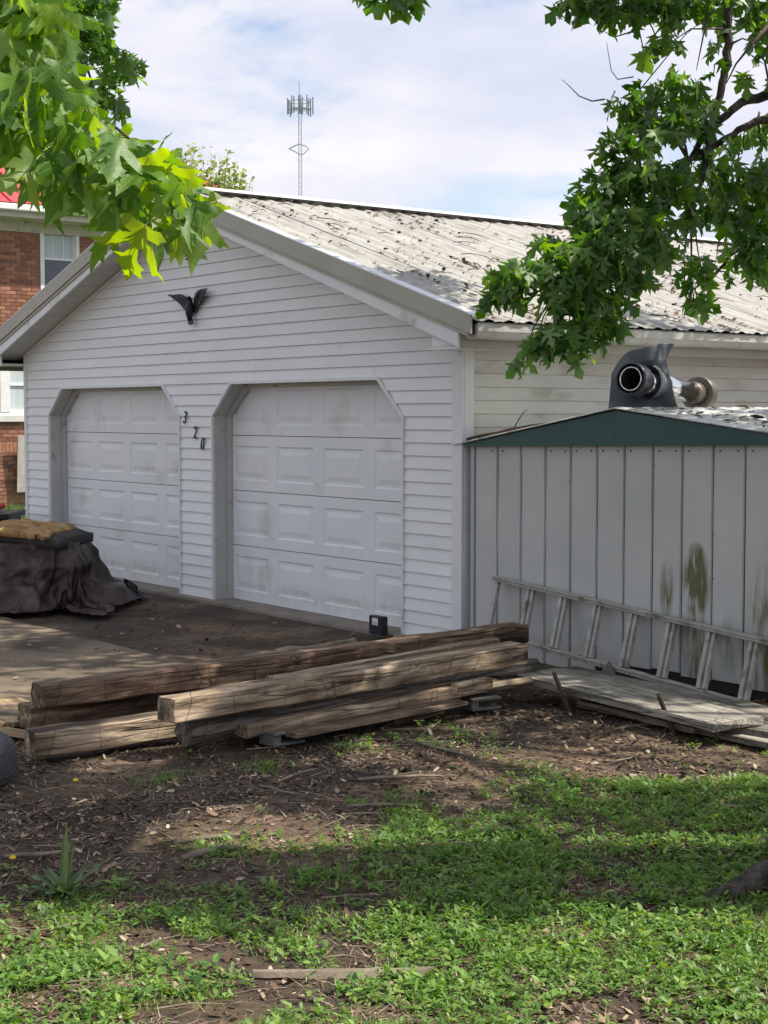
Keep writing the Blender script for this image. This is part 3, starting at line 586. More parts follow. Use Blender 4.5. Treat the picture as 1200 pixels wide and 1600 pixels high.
# louvre vent behind leaves near the gable peak
Vt = empty('gable_vent', gl(-3.80, -.02, 3.20), GR); tag(Vt, 'small dark gable vent under the roof peak, half hidden by leaves', 'vent')
MB().box(-.13, .13, -.012, 0, -.08, .08).build('back_plate', M['dark'], Vt)
for k in range(4): MB().box(-.12, .12, -.022, -.013, -.07 + k * .037, -.052 + k * .037).build('slat', M['jamb'], Vt)

# small black block with a pale three-pronged mark at the door foot
bx = empty('black_block', gl(-.83, -.14, 0), GR); tag(bx, 'small black box with pale E shaped mark beside the right garage door', 'box')
MB().box(-.085, .085, -.03, .03, 0, .145).build('case', M['bin'], bx, bev=.006)
MB().prismy([(-.035, .075), (-.02, .075), (-.02, .10), (-.007, .10), (-.007, .075), (.007, .075), (.007, .10), (.020, .10), (.020, .075), (.035, .075), (.035, .13), (-.035, .13)], -.034, -.0305).build('mark', M['winw'], bx)

# ------------------------------------------------------------------ shed
SH = empty('metal_shed', gl(0, .03, 0), GR); tag(SH, 'light grey ribbed metal garden shed with dark green gable trim and algae stains', 'shed')
def sht(x): return 1.468 + .019 * (x)      # its roof line has sagged towards the garage
xs = [.115, .36]
while xs[-1] < 3.05: xs.append(xs[-1] + .2485)
for i in range(len(xs) - 1):
    a, b_ = xs[i] + .005, xs[i + 1] - .005
    mb = MB(); z0 = -.03 if i < 5 else .05 + .03 * ((i * 37) % 5) / 5; za, zb_ = sht(a) + .02, sht(b_) + .02
    sec = [(a, .008), (a + .006, -.004), (a + .016, 0), ((a + b_) / 2, -.003), (b_ - .016, 0), (b_ - .006, -.004), (b_, .008)]
    v = []; f = []; NZ = 8; rnd = random.Random(i)
    for j in range(NZ + 1):
        for q, (x, yy) in enumerate(sec):
            zt = sht(x) + .02; z = z0 + (zt - z0) * j / NZ
            v.append((x, yy + (.004 * mn.noise(Vector((x * 4, z * 3, i))) if 0 < q < 6 else 0), z))
    ns = len(sec)
    for j in range(NZ):
        for q in range(ns - 1): f.append((j * ns + q, j * ns + q + 1, (j + 1) * ns + q + 1, (j + 1) * ns + q))
    me = bpy.data.meshes.new('wall_panel'); me.from_pydata(v, [], f); me.materials.append(M['shedwall']); link('wall_panel', me, SH)
    for sx_ in (a + .05, b_ - .05):
        if rnd.random() < .8: MB().tube([(sx_, -.006, 1.43 + .019 * sx_), (sx_, .004, 1.43 + .019 * sx_)], .006, 6).build('screw', M['rust'], SH)
MB().box(.075, .112, -.012, .02, -.03, 1.475).build('corner_trim', M['shed'], SH, bev=.002)
MB().box(.09, 3.08, .012, .02, -.03, 1.46).build('wall_backing', M['dark'], SH)  # near-black backing stands in for the shade below the raised panels
MB().box(.09, .10, .02, 2.4, -.03, 1.45).build('side_wall', M['shed'], SH); MB().box(3.07, 3.08, .02, 2.4, -.03, 1.5).build('side_wall', M['shed'], SH)
MB().box(.1, 3.07, 2.38, 2.4, -.03, 1.5).build('rear_wall', M['shed'], SH)
PKX = 1.565
MB().prismy([(.0, 1.470), (PKX - .001, 1.499), (PKX - .001, 1.722), (.0, 1.480)], -.045, -.02).build('gable_trim', M['shedgreen'], SH)
MB().prismy([(PKX + .001, 1.499), (3.16, 1.527), (3.16, 1.545), (PKX + .001, 1.722)], -.045, -.02).build('gable_trim', M['shedgreen'], SH)
MB().prismy([(.05, 1.468), (3.1, 1.523), (3.1, 1.535), (.05, 1.480)], -.052, -.0455).build('gable_lip', M['shedgreen'], SH)
def shroof(x): return 1.74 - (PKX - x) * .161 if x < PKX else 1.74 - (x - PKX) * .117
for (xa, xb) in ((-.06, PKX), (PKX, 3.22)):
    yy = -.07
    while yy < 2.45:
        v = []; f = []; ni, nj = 10, 12; y1 = min(yy + .5, 2.46)
        for i in range(ni + 1):
            x = xa + (xb - xa) * i / ni
            for j in range(nj + 1):
                y_ = yy + (y1 - yy) * j / nj; v.append((x, y_, shroof(x) + .010 * abs(math.sin(PI * (y_ + .07) / .125)) + .004 * mn.noise(Vector((x * 3, y_ * 3, 1)))))
        for i in range(ni):
            for j in range(nj): f.append((i * (nj + 1) + j, (i + 1) * (nj + 1) + j, (i + 1) * (nj + 1) + j + 1, i * (nj + 1) + j + 1))
        me = bpy.data.meshes.new('roof_sheet'); me.from_pydata(v, [], f); me.materials.append(M['shedroof']); o = link('roof_sheet', me, SH); md = o.modifiers.new('s', 'SOLIDIFY'); md.thickness = .006; yy = y1
# broken base of the shed: hollow painted dark on the backing and leaning green-grey plate
pl = MB().prismy([(-.09, 0), (.10, 0), (.0, .13)], -.01, .01).build('metal_plate', M['block']); pl.location = gz(948, 1066, 0) + Vector((0, 0, .0)); pl.rotation_euler = (R(-12), 0, GR + .1)
tag(pl, 'small grey green triangular plate leaning at the shed foot under the ladder', 'plate')

# ------------------------------------------------------------------ ladder lying on edge against the shed
LD = empty('ladder', gl(.38, -.02, 0), GR); tag(LD, 'weathered grey ladder lying on its edge against the metal shed', 'ladder')
LL = 3.6; sl = -.0705
def lp(t, h): # t along, h across (0 bottom rail, 1 top rail)
    return Vector((t + (.03 if h else .125) , -.16 + .15 * h + (-.06 * t / LL) * (1 - h), .168 + sl * t * (1 if h else .95) + .365 * h))
def bar(p0, p1, w_, h_, name, mat, parent, nrm=Vector((0, -1, 0))):
    t = (p1 - p0).normalized(); b = nrm.cross(t).normalized(); c_ = t.cross(b).normalized(); pts = []
    for p_ in (p0, p1): pts.append([p_ + b * sx * w_ / 2 + c_ * sy * h_ / 2 for sx, sy in ((-1, -1), (1, -1), (1, 1), (-1, 1))])
    return MB().hexa(pts[0] + pts[1]).build(name, mat, parent, bev=.002)
for h in (0, 1):
    bar(lp(0, h), lp(LL, h), .028, .06, 'rail', M['ladder'], LD)
    bar(lp(0, h) + Vector((0, -.034, .014)), lp(LL, h) + Vector((0, -.034, .014)), .012, .012, 'rail_lip', M['ladder'], LD)
for k in range(11):
    t = .03 + k * .325
    a = lp(t, 0); b_ = lp(t + .02, 1)
    bar(a + Vector((-.019, 0, .014)), b_ + Vector((-.019, 0, -.014)), .030, .03, 'rung', M['ladder'], LD)
    if 0 < k: bar(a + Vector((.017, .010, .014)), b_ + Vector((.017, .010, -.014)), .026, .03, 'rung', M['ladder'], LD)

# ------------------------------------------------------------------ timbers
def beam(name, p0, p1, w_, h_, mat, label, rough=.008, seed=0, rnd=.14, roll=0.0, cat='timber', group='old timbers stacked in front of the garage', nl=26, taper=0.0):
    p0, p1 = Vector(p0), Vector(p1); L = (p1 - p0).length; v = []; f = []; rs = random.Random(seed)
    c = min(w_, h_) * rnd * .5; W2, H2 = w_ / 2, h_ / 2
    sec = [(-W2 + c, -H2), (0, -H2), (W2 - c, -H2), (W2, -H2 + c), (W2, 0), (W2, H2 - c), (W2 - c, H2), (W2 * .4, H2), (-W2 * .4, H2), (-W2 + c, H2), (-W2, H2 - c), (-W2, 0), (-W2, -H2 + c)]
    ns = len(sec)
    for i in range(nl + 1):
        t = i / nl; x = L * t; sc = 1 - taper * t
        for (yy, zz) in sec:
            q = Vector((x * 2.2, yy * 9 + seed, zz * 9)); d = mn.noise(q) * rough + mn.noise(q * 3.1) * rough * .5
            e = mn.noise(Vector((yy * 30, zz * 30, seed))) * .02 if i in (0, nl) else 0
            n_ = Vector((0, yy / W2, zz / H2)); v.append((x + e, yy * sc + n_.y * d, zz * sc + n_.z * d))
    for i in range(nl):
        for q in range(ns):
            q2 = (q + 1) % ns; f.append((i * ns + q, i * ns + q2, (i + 1) * ns + q2, (i + 1) * ns + q))
    f.append(tuple(range(ns))[::-1]); f.append(tuple(nl * ns + q for q in range(ns)))
    me = bpy.data.meshes.new(name); me.from_pydata(v, [], f); me.materials.append(mat)
    bm = bmesh.new(); bm.from_mesh(me); bmesh.ops.recalc_face_normals(bm, faces=bm.faces); bm.to_mesh(me); bm.free()
    o = link(name, me); t = (p1 - p0).normalized(); yv = Vector((0, 0, 1)).cross(t).normalized(); zv = t.cross(yv)
    o.matrix_world = Matrix.Translation(p0) @ Matrix((t, yv, zv)).transposed().to_4x4() @ Matrix.Rotation(roll, 4, 'X')
    tag(o, label, cat, group); return o
def mid(*p): return sum((Vector(q) for q in p), Vector()) / len(p)
beam('timber', (-1.755, 7.63, .07), (-.55, 8.45, .08), .14, .13, M['woodpale'], 'pale square timber, front left end, lowest of the pile', seed=1)
beam('timber', (-1.02, 7.83, .09), (.93, 9.50, .15), .15, .13, M['woodgrey'], 'rounded grey log directly under the long front timber', seed=2, rnd=.8, rough=.02)
beam('timber', (-1.085, 7.68, .232), (.80, 9.18, .285), .17, .118, M['woodpale'], 'long pale squared timber on top at the front of the pile', seed=3, rough=.009, nl=44)
beam('timber', (-1.93, 8.27, .08), (-.30, 9.42, .10), .16, .13, M['wood'], 'short brown squared timber at the rear left, beneath the long rear beam', seed=4)
beam('timber', (-1.84, 8.20, .205), (.88, 10.02, .285), .17, .125, M['woodred'], 'long red brown rear beam reaching to the shed corner', seed=5, rough=.011, nl=44)
beam('timber', (-.62, 8.40, .235), (.68, 9.42, .30), .09, .08, M['woodpale'], 'thin pale beam lying between the front and rear beams', seed=6)
beam('timber', (-.70, 8.72, .08), (.75, 9.95, .10), .17, .15, M['woodred'], 'dark hidden timber under the rear beam', seed=61)
beam('timber', (-1.83, 9.50, .03), (.02, 11.33, .05), .10, .06, M['char'], 'thin black rotten plank behind the pile near the garage door', seed=7, rough=.02)
beam('timber', (-.95, 10.15, .04), (-.10, 11.0, .06), .13, .09, M['char'], 'mossy black rotten plank just before the right garage door', seed=71, rough=.03)
beam('timber', (-.74, 7.93, .075), (.62, 9.02, .135), .13, .06, M['woodpale'], 'flat split plank low on the front face of the pile', seed=8, rough=.012)
beam('timber', (.40, 8.62, .17), (.60, 8.79, .18), .06, .055, M['woodpale'], 'short wood offcut resting on the front of the pile', seed=9, rough=.004, nl=6)
beam('timber', (.30, 8.72, .11), (.86, 9.12, .13), .07, .05, M['woodpale'], 'split pale stick below the short offcut', seed=10, rough=.012, rnd=.8)
beam('board', (-.50, 7.93, .055), (.42, 8.74, .075), .16, .022, M['plankred'], 'thin brown board poking out under the front of the pile', seed=11, rough=.003, cat='board')
beam('timber', (.02, 8.44, .03), (.30, 8.80, .03), .10, .06, M['woodred'], 'short dark support block under the pile centre', seed=12, nl=6)
for (p_, rz, lb, sc) in (((-.53, 8.00, .03), .7, 'pale concrete block propping the pile near its left', 1), ((.56, 8.93, .035), .5, 'grey concrete block propping the pile near its right end', 1.15)):
    e = empty('concrete_block', Vector(p_), rz); tag(e, lb, 'block', 'blocks under the timber pile')
    MB().box(-.10, .10, -.07, .07, .022, .036).build('top_slab', M['block'], e, bev=.003); MB().box(-.10, .10, -.07, .07, -.035, -.02).build('bottom_slab', M['block'], e, bev=.003); MB().box(-.10, -.05, -.06, .06, -.02, .022).build('web', M['block'], e)
bo = beam('board', (-2.30, 8.98, .03), (-1.90, 8.35, .035), .42, .03, M['ply'], 'wide tan plywood board flat on the ground left of the pile', seed=13, rough=.002, cat='board', nl=8)
beam('board', (-2.25, 8.35, .015), (-1.72, 8.02, .015), .10, .02, M['ply'], 'narrow tan scrap board under the plywood at the left', seed=14, rough=.002, cat='board', nl=6)
beam('board', (-2.4, 8.55, .055), (-1.78, 8.42, .05), .06, .03, M['plank'], 'narrow grey strip at the left end of the pile', seed=15, rough=.002, cat='board', nl=6)
# planks by the shed
gp = 'planks lying beside the metal shed'
beam('plank', (.93, 9.42, .115), (1.84, 7.99, .095), .36, .042, M['plank'], 'wide grey plank on top, ending in a sunlit corner', seed=21, rough=.003, cat='plank', group=gp, rnd=.1)
beam('plank', (1.14, 10.05, .035), (2.35, 8.22, .03), .30, .03, M['plank'], 'grey plank tucked under the ladder behind the wide plank', seed=22, rough=.003, cat='plank', group=gp, rnd=.1)
beam('plank', (1.20, 8.98, .03), (1.72, 8.18, .03), .20, .035, M['plankred'], 'brown plank partly under the front edge of the wide plank', seed=23, rough=.004, cat='plank', group=gp, rnd=.1)
beam('plank', (1.72, 8.36, .02), (2.35, 7.50, .02), .30, .03, M['plank'], 'pale plank on bare soil at the front right', seed=24, rough=.003, cat='plank', group=gp, rnd=.1)
beam('plank', (1.75, 8.35, .05), (2.6, 7.5, .05), .26, .03, M['plank'], 'pale plank running out of view at the right edge', seed=25, rough=.003, cat='plank', group=gp, rnd=.1)
# stakes
for a, b_, lb in ((gz(893, 1112), (865, 1050), 'rusty metal stake leaning left beside the grey plank'), (gz(1056, 1146), (1028, 1083), 'rusty metal stake leaning against the end of the grey plank')):
    top = at(b_[0], b_[1], a.y + .05)
    e = empty('metal_stake', a); tag(e, lb, 'stake', 'metal stakes by the planks')
    bar(Vector((0, 0, -.03)), top - a, .026, .008, 'blade', M['rust'], e); bar(Vector((.006, -.008, -.03)), top - a + Vector((.006, -.008, -.01)), .007, .022, 'rib', M['rust'], e)

# ------------------------------------------------------------------ flue parts on the shed roof
rb_ = []; NI, NJ = 80, 70; v = []; f = []; idx = {}
def rub(u, t):   # u -1..1, t 0..1 ; a flexible sheet standing on the ridge, its right edge flung up and out
    wl = -.222 + .02 * t; wr = .25 - .115 * min(t, .72) ** .8 + .10 * max(0, t - .78) * 5 * .5
    x = wl + (wr - wl) * (u + 1) / 2
    ztop = .405 + .04 * min(1, max(0, (u + .2) / .8)) - .24 * max(0, -u - .15) ** 2.4
    z = t * ztop; y_ = .09 * u * u - .05 * t + .03 * math.sin(u * 3 + t * 4) + (.10 * max(0, t - .75) * 4 * .5)
    return (x, y_, z)
for i in range(NI + 1):
    for j in range(NJ + 1):
        v.append(rub(-1 + 2 * i / NI, j / NJ))
for i in range(NI):
    for j in range(NJ):
        c_ = [v[k_] for k_ in (i * (NJ + 1) + j, (i + 1) * (NJ + 1) + j + 1)]; cx = (c_[0][0] + c_[1][0]) / 2; cz = (c_[0][2] + c_[1][2]) / 2
        if ((cx - .075) / .082) ** 2 + ((cz - .185) / .112) ** 2 < 1: continue
        f.append((i * (NJ + 1) + j, (i + 1) * (NJ + 1) + j, (i + 1) * (NJ + 1) + j + 1, i * (NJ + 1) + j + 1))
me = bpy.data.meshes.new('rubber_flashing'); me.from_pydata(v, [], f); me.polygons.foreach_set('use_smooth', [True] * len(f)); me.materials.append(M['rubber'])
ru = link('rubber_flashing', me); md = ru.modifiers.new('s', 'SOLIDIFY'); md.thickness = .009
ru.location = at(1003, 640, 10.45); ru.rotation_euler = (0, 0, -.12); ru.location.z = 1.728
tag(ru, 'curled dark grey rubber flashing sheet with a hole, standing on the shed ridge', 'flashing')
P0 = at(986, 592, 10.20); P1 = at(1093, 616, 11.05); ax = (P1 - P0); Lp = ax.length
SP = empty('stove_pipe', P0); SP.rotation_mode = 'QUATERNION'; SP.rotation_quaternion = ax.to_track_quat('X', 'Z')
tag(SP, 'shiny double walled flue pipe lying through the rubber flashing on the shed roof', 'flue pipe')
def ringtube(pr, name, mat, seg=28):
    v = []; f = []
    for (x, r_) in pr:
        for k in range(seg): v.append((x, math.cos(2 * PI * k / seg) * r_, math.sin(2 * PI * k / seg) * r_))
    for i in range(len(pr) - 1):
        for k in range(seg): k2 = (k + 1) % seg; f.append((i * seg + k, i * seg + k2, (i + 1) * seg + k2, (i + 1) * seg + k))
    me = bpy.data.meshes.new(name); me.from_pydata(v, [], f); me.polygons.foreach_set('use_smooth', [True] * len(f)); me.materials.append(mat); return link(name, me, SP)
ringtube([(.02, .078), (.0, .080), (.0, .083), (.02, .084), (.14, .084), (.14, .08)], 'collar', M['duct'])
ringtube([(.0, .108), (-.01, .106), (-.012, .098), (.0, .096), (.10, .096), (.10, .108), (.0, .108)], 'outer_ring', M['duct'])
ringtube([(-.006, .080), (-.012, .076), (-.006, .071), (.2, .071)], 'inner_liner', M['chrome'])
ringtube([(.3, .0), (.3, .070), (.02, .070)], 'inner_bore', M['dark'])  # near-black lining with a closed end inside the pipe mouth
ringtube([(.20, .0), (.20, .074), (Lp - .17, .074), (Lp - .17, .0)], 'tube', M['chrome'])
ringtube([(Lp - .17, .0), (Lp - .17, .076), (Lp - .04, .079), (Lp - .04, .0)], 'sleeve', M['capmetal'])
ringtube([(Lp - .04, .07), (Lp - .045, .118), (Lp - .035, .124), (Lp + .03, .124), (Lp + .035, .118), (Lp - .02, .112), (Lp - .02, .0)], 'cap', M['capmetal'])
ringtube([(.20, .118), (.24, .112), (.42, .088), (.46, .078)], 'boot', M['rubber'])
# sticks lying on the shed roof
def sticks(specs, name, label, cat='stick', group=None, mat='stick'):
    for i, (a, b_, r_, lb) in enumerate(specs):
        a = Vector(a); b_ = Vector(b_); m_ = (a + b_) / 2 + Vector((random.uniform(-.04, .04), random.uniform(-.04, .04), random.uniform(0, .015)))
        pts = [a, a * .6 + m_ * .4 + Vector((0, .01, .004)), m_, b_ * .6 + m_ * .4 - Vector((.01, 0, 0)), b_]
        o = MB().tube(pts, [r_, r_ * .95, r_ * .85, r_ * .7, r_ * .4], 6).build(name, M[mat], smooth=True); tag(o, lb, cat, group)
g1 = 'rusty sticks on the shed roof corner'
def sr(x, y_, dz=.015): return gl(x, y_ + .03, shroof(x) + dz + .01)
sticks([(sr(.02, .0), sr(.42, .1, .02), .011, 'thin brown stick nearest the shed roof corner'), (sr(.0, .12, .02), sr(.50, .2, .03), .016, 'thick rust brown stick at the shed roof corner'),
        (sr(.05, .3, .02), sr(.62, .34, .02), .014, 'dark stick lying behind the thick rust brown one'), (sr(.12, .22, .05), sr(.72, .24, .03), .009, 'slender stick on top at the shed roof corner'),
        (sr(.36, .15, .03), sr(.45, .2, .16), .005, 'short twig pointing up from the shed roof corner')], 'stick', '', group=g1, mat='rust')
sticks([(sr(2.0, 1.2, .03), sr(3.15, .9, .05), .014, 'long dark curved branch lying across the right of the shed roof'), (sr(2.5, 1.0, .03), sr(2.8, .5, .03), .008, 'short dark twig below the curved branch on the shed roof')], 'fallen_branch', '', cat='branch', group='branches on the shed roof', mat='twig')

# ------------------------------------------------------------------ tarp covered pile
def ridge(p_): return 1 - abs(2 * mn.noise(p_))
TP = empty('covered_heap', (-3.1, 13.75, 0)); tag(TP, 'dark maroon tarp draped over a heap before the left garage door', 'tarp heap')
def collider(pts):
    o = MB().hexa(pts).build('heap_core', M['dark'], None); o.location = TP.location; m_ = o.modifiers.new('c', 'COLLISION'); o.collision.thickness_outer = .015; o.collision.cloth_friction = 25; return o
def fr(x0, x1, y0, y1, h, g_): return [(x0 - g_, y0 - g_, -.02), (x1 + g_, y0 - g_, -.02), (x1 + g_, y1 + g_, -.02), (x0 - g_, y1 + g_, -.02), (x0, y0, h), (x1, y0, h), (x1, y1, h), (x0, y1, h)]
cores = [collider(fr(-.36, .46, -.38, .34, .56, .06)), collider(fr(-1.5, -.42, -.22, .40, .44, .10)), collider(fr(.62, .82, -.1, .3, .15, .08)), collider(fr(-.15, .12, -.62, -.44, .20, .06)), collider(fr(-3.2, 3.2, -3, 3, .0, 0))]
bm = bmesh.new(); NXc, NYc = 92, 74
gv = [[bm.verts.new((-1.75 + 3.05 * i / NXc, -1.12 + 2.2 * j / NYc + .10 * math.sin(i * .11), .72 + .03 * mn.noise(Vector((i * .12, j * .12, 2))))) for j in range(NYc + 1)] for i in range(NXc + 1)]
for i in range(NXc):
    for j in range(NYc): bm.faces.new((gv[i][j], gv[i + 1][j], gv[i + 1][j + 1], gv[i][j + 1]))
me = bpy.data.meshes.new('tarp'); bm.to_mesh(me); bm.free(); me.materials.append(M['tarp']); cl = link('tarp', me); cl.location = TP.location
m_ = cl.modifiers.new('c', 'CLOTH'); st = m_.settings; st.quality = 5; st.mass = .25; st.tension_stiffness = 25; st.compression_stiffness = 25; st.shear_stiffness = 12; st.bending_stiffness = .35; st.air_damping = 1.5
m_.collision_settings.distance_min = .012; m_.collision_settings.collision_quality = 2; m_.collision_settings.use_self_collision = False
for fr_ in range(1, 44): S.frame_set(fr_)
ev = cl.evaluated_get(bpy.context.evaluated_depsgraph_get()); me2 = bpy.data.meshes.new_from_object(ev); me2.name = 'tarp'
bpy.data.objects.remove(cl)
for o in cores: bpy.data.objects.remove(o)
S.frame_set(1)
for v_ in me2.vertices:
    c_ = v_.co; c_.z = max(c_.z, -.005) + .012 * ridge(c_ * 5) + .007 * ridge(c_ * 11) + .004 * mn.noise(c_ * 22); rd_ = Vector((c_.x, c_.y, 0)); rd_ = rd_.normalized() if rd_.length > .05 else rd_; k0 = min(1, max(0, c_.z * 6)); c_ += rd_ * k0 * (.075 * ridge(Vector((c_.x * 2.1, c_.y * 2.1, c_.z * 2.6))) + .03 * ridge(c_ * 5.2) - .05)
me2.materials.clear(); me2.materials.append(M['tarp']); to = link('tarp', me2, TP); to.scale = (.9, .95, 1)
for nm in ('d',): md = to.modifiers.new(nm, 'SUBSURF'); md.levels = 1; md.render_levels = 1
# torn cushion on top
CU = empty('torn_cushion', (-3.02, 13.62, .585), -.35); tag(CU, 'torn cushion with tan foam showing on top of the maroon tarp', 'cushion'); CU.rotation_euler = (R(3), R(3.5), -.30); CU.scale = (.9, .9, .9)
def slab(name, x0, x1, y0, y1, z0, z1, amp, mat, seed, ragged=0, n=(26, 18)):
    v = []; f = []; ni, nj = n
    for s in (0, 1):
        for i in range(ni + 1):
            for j in range(nj + 1):
                x = x0 + (x1 - x0) * i / ni; y_ = y0 + (y1 - y0) * j / nj
                ed = min(i, ni - i, 3) / 3 * min(j, nj - j, 3) / 3
                zz = (z1 if s else z0) + (amp * mn.noise(Vector((x * 2.5, y_ * 9, seed))) + amp * .6 * mn.noise(Vector((x * 12, y_ * 12, seed + 4))) if s else 0) - (1 - ed) * (.04 if s else -.02)
                if ragged and j == 0: y_ += ragged * mn.noise(Vector((x * 14, 0, seed))) * 1.6; 
                if ragged and i == 0: x += ragged * mn.noise(Vector((y_ * 14, 3, seed)))
                v.append((x, y_, zz))
    o = (ni + 1) * (nj + 1)
    for i in range(ni):
        for j in range(nj):
            a = i * (nj + 1) + j; q = (a, a + nj + 1, a + nj + 2, a + 1); f.append(tuple(k_ + o for k_ in q)); f.append(q[::-1])
    for i in range(ni):
        a = i * (nj + 1); f.append((a, a + nj + 1, a + nj + 1 + o, a + o)); a += nj; f.append((a + o, a + nj + 1 + o, a + nj + 1, a))
    for j in range(nj):
        a = j; f.append((a + 1, a, a + o, a + 1 + o)); a = ni * (nj + 1) + j; f.append((a, a + 1, a + 1 + o, a + o))
    me = bpy.data.meshes.new(name); me.from_pydata(v, [], f); me.polygons.foreach_set('use_smooth', [True] * len(f)); me.materials.append(mat); return link(name, me, CU)
slab('cover', -.44, .40, -.30, .34, -.03, .12, .01, M['tarpgrey'], 3)
slab('foam', -.50, .26, -.36, .28, .06, .165, .05, M['foam'], 6, ragged=.05)
# black plastic scrap by the door
sc_ = MB(); v = []; f = []
for i in range(9):
    for j in range(7):
        u_, w_ = i / 8 - .5, j / 6; v.append((u_ * .34, .05 * math.sin(i * 1.7 + j), w_ * .20 * (1 - abs(u_ + .15) * 1.5) + .02 * mn.noise(Vector((i * .6, j * .6, 2)))))
for i in range(8):
    for j in range(6): f.append((i * 7 + j, (i + 1) * 7 + j, (i + 1) * 7 + j + 1, i * 7 + j + 1))
me = bpy.data.meshes.new('plastic_scrap'); me.from_pydata(v, [], f); me.materials.append(M['bin']); o = link('plastic_scrap', me); md = o.modifiers.new('s', 'SOLIDIFY'); md.thickness = .006
o.location = gz(205, 937); o.rotation_euler = (0, 0, -.5); tag(o, 'crumpled black plastic scrap at the right foot of the tarp heap', 'scrap')

# dark tub behind the heap
TB = empty('plastic_tub', (-4.35, 16.6, 0)); tag(TB, 'dark plastic tub with red things in it at the left edge behind the tarp', 'tub')
def frust(x, y_, x2, y2, z0, z1): return [(-x, -y_, z0), (x, -y_, z0), (x, y_, z0), (-x, y_, z0), (-x2, -y2, z1), (x2, -y2, z1), (x2, y2, z1), (-x2, y2, z1)]
MB().hexa(frust(.34, .3, .40, .36, 0, .62)).build('body', M['bin'], TB, bev=.02)
MB().hexa(frust(.43, .39, .435, .395, .60, .66)).build('rim', M['bin'], TB, bev=.01)
for k in range(3): MB().tube([(-.3 + k * .22, -.1, .66), (-.18 + k * .22, .1, .70 + .01 * k)], .03, 8).build('red_item', M['red'], TB)

# tyre at left edge
v = []; f = []; SG, SR = 48, 14
for i in range(SG):
    a = 2 * PI * i / SG
    for j in range(SR):
        b_ = 2 * PI * j / SR; rr = .26 + .075 * (abs(math.cos(b_)) ** .7 * math.copysign(1, math.cos(b_))); zz = .11 + .105 * (abs(math.sin(b_)) ** .8 * math.copysign(1, math.sin(b_)))
        if math.cos(b_) > .6 and i % 2: rr -= .008
        v.append((math.cos(a) * rr, math.sin(a) * rr, zz))
for i in range(SG):
    for j in range(SR): i2 = (i + 1) % SG; j2 = (j + 1) % SR; f.append((i * SR + j, i2 * SR + j, i2 * SR + j2, i * SR + j2))
me = bpy.data.meshes.new('tyre'); me.from_pydata(v, [], f); me.materials.append(M['tyre']); o = link('tyre', me); o.location = (-2.035, 7.1, -.01); tag(o, 'worn grey tyre lying flat at the left edge beside the timbers', 'tyre')

# ------------------------------------------------------------------ brick house
HU = 18.0
HS = empty('brick_house', gl(-HU, 0, 0), GR); tag(HS, 'red brick two storey house with red metal roof behind the garage', 'house')
# local: x=0 wall plane facing +x, y = v
WINS = [(5.05, 5.83, 3.93, 5.13), (3.3, 5.05, 1.68, 2.75)]
mb = MB(); mb.box(-.3, -.012, -3, 11.3, -.1, 5.2); mb.box(-9, -.3, -3, -2.7, -.1, 5.2); mb.box(-9, -.3, 11.0, 11.3, -.1, 5.2)
# openings are set proud as boxes in front of the wall core, so cut the core around them
mb = MB(); ys = sorted({-3, 11.3, *[w_[0] for w_ in WINS], *[w_[1] for w_ in WINS]})
for ya, yb in zip(ys, ys[1:]):
    zz = [(-.1, 5.2)]
    for w_ in WINS:
        if w_[0] <= ya and yb <= w_[1]:
            zz = [s_ for z0, z1 in zz for s_ in ((z0, min(z1, w_[2])), (max(z0, w_[3]), z1)) if s_[1] > s_[0]]
    for z0, z1 in zz: mb.box(-.3, -.012, ya, yb, z0, z1)
mb.box(-9, -.3, -3, -2.7, -.1, 5.2); mb.box(-9, -.3, 11.0, 11.3, -.1, 5.2); mb.build('wall', M['mortar'], HS)
BL, BHt, JY, JZ = .19, .058, .012, .012
bme = []
for mt_ in ('brickA', 'brickB'):
    me = MB().box(0, .012, 0, BL, 0, BHt).mesh('brick'); me.materials.append(M[mt_]); bme.append(me)
rest = {0: MB(), 1: MB()}; indiv = 0
row = 0; z = .02
while z < 5.14:
    y_ = -3 + (row % 2) * (BL + JY) / 2
    while y_ < 11.1:
        blocked = False; ye = y_ + BL; ys0 = y_
        for w_ in WINS:
            g0 = .062 if z < w_[2] else .002
            if w_[0] - g0 < ye and ys0 < w_[1] + g0 and w_[2] - .12 < z + BHt and z < w_[3]:
                if ys0 < w_[0] - g0 - .03: ye = w_[0] - g0
                elif ye > w_[1] + g0 + .03: ys0 = w_[1] + g0
                else: blocked = True
        if not blocked and ye - ys0 < BL - .001: rest[0].box(-.011, .001, ys0, ye, z, z + BHt)
        elif not blocked:
            px, py = proj(gl(-HU, y_ + BL / 2, z + BHt / 2)); vis = (-8 < px < 178 and py < 532 - .95 * px and py > 335) or (-8 < px < 42 and 655 < py < 795)
            kd = 0 if random.random() < .6 else 1
            if vis and indiv < 300:
                o = link('brick', bme[kd], HS); o.location = (-.011 + random.uniform(0, .003), y_, z); indiv += 1
            else: rest[kd].box(-.011, .001, y_, y_ + BL, z, z + BHt)
        y_ += BL + JY
    row += 1; z += BHt + JZ
for kd in rest: o = rest[kd].build('brickwork', M['brickA' if kd == 0 else 'brickB'], HS); o['kind'] = 'stuff'
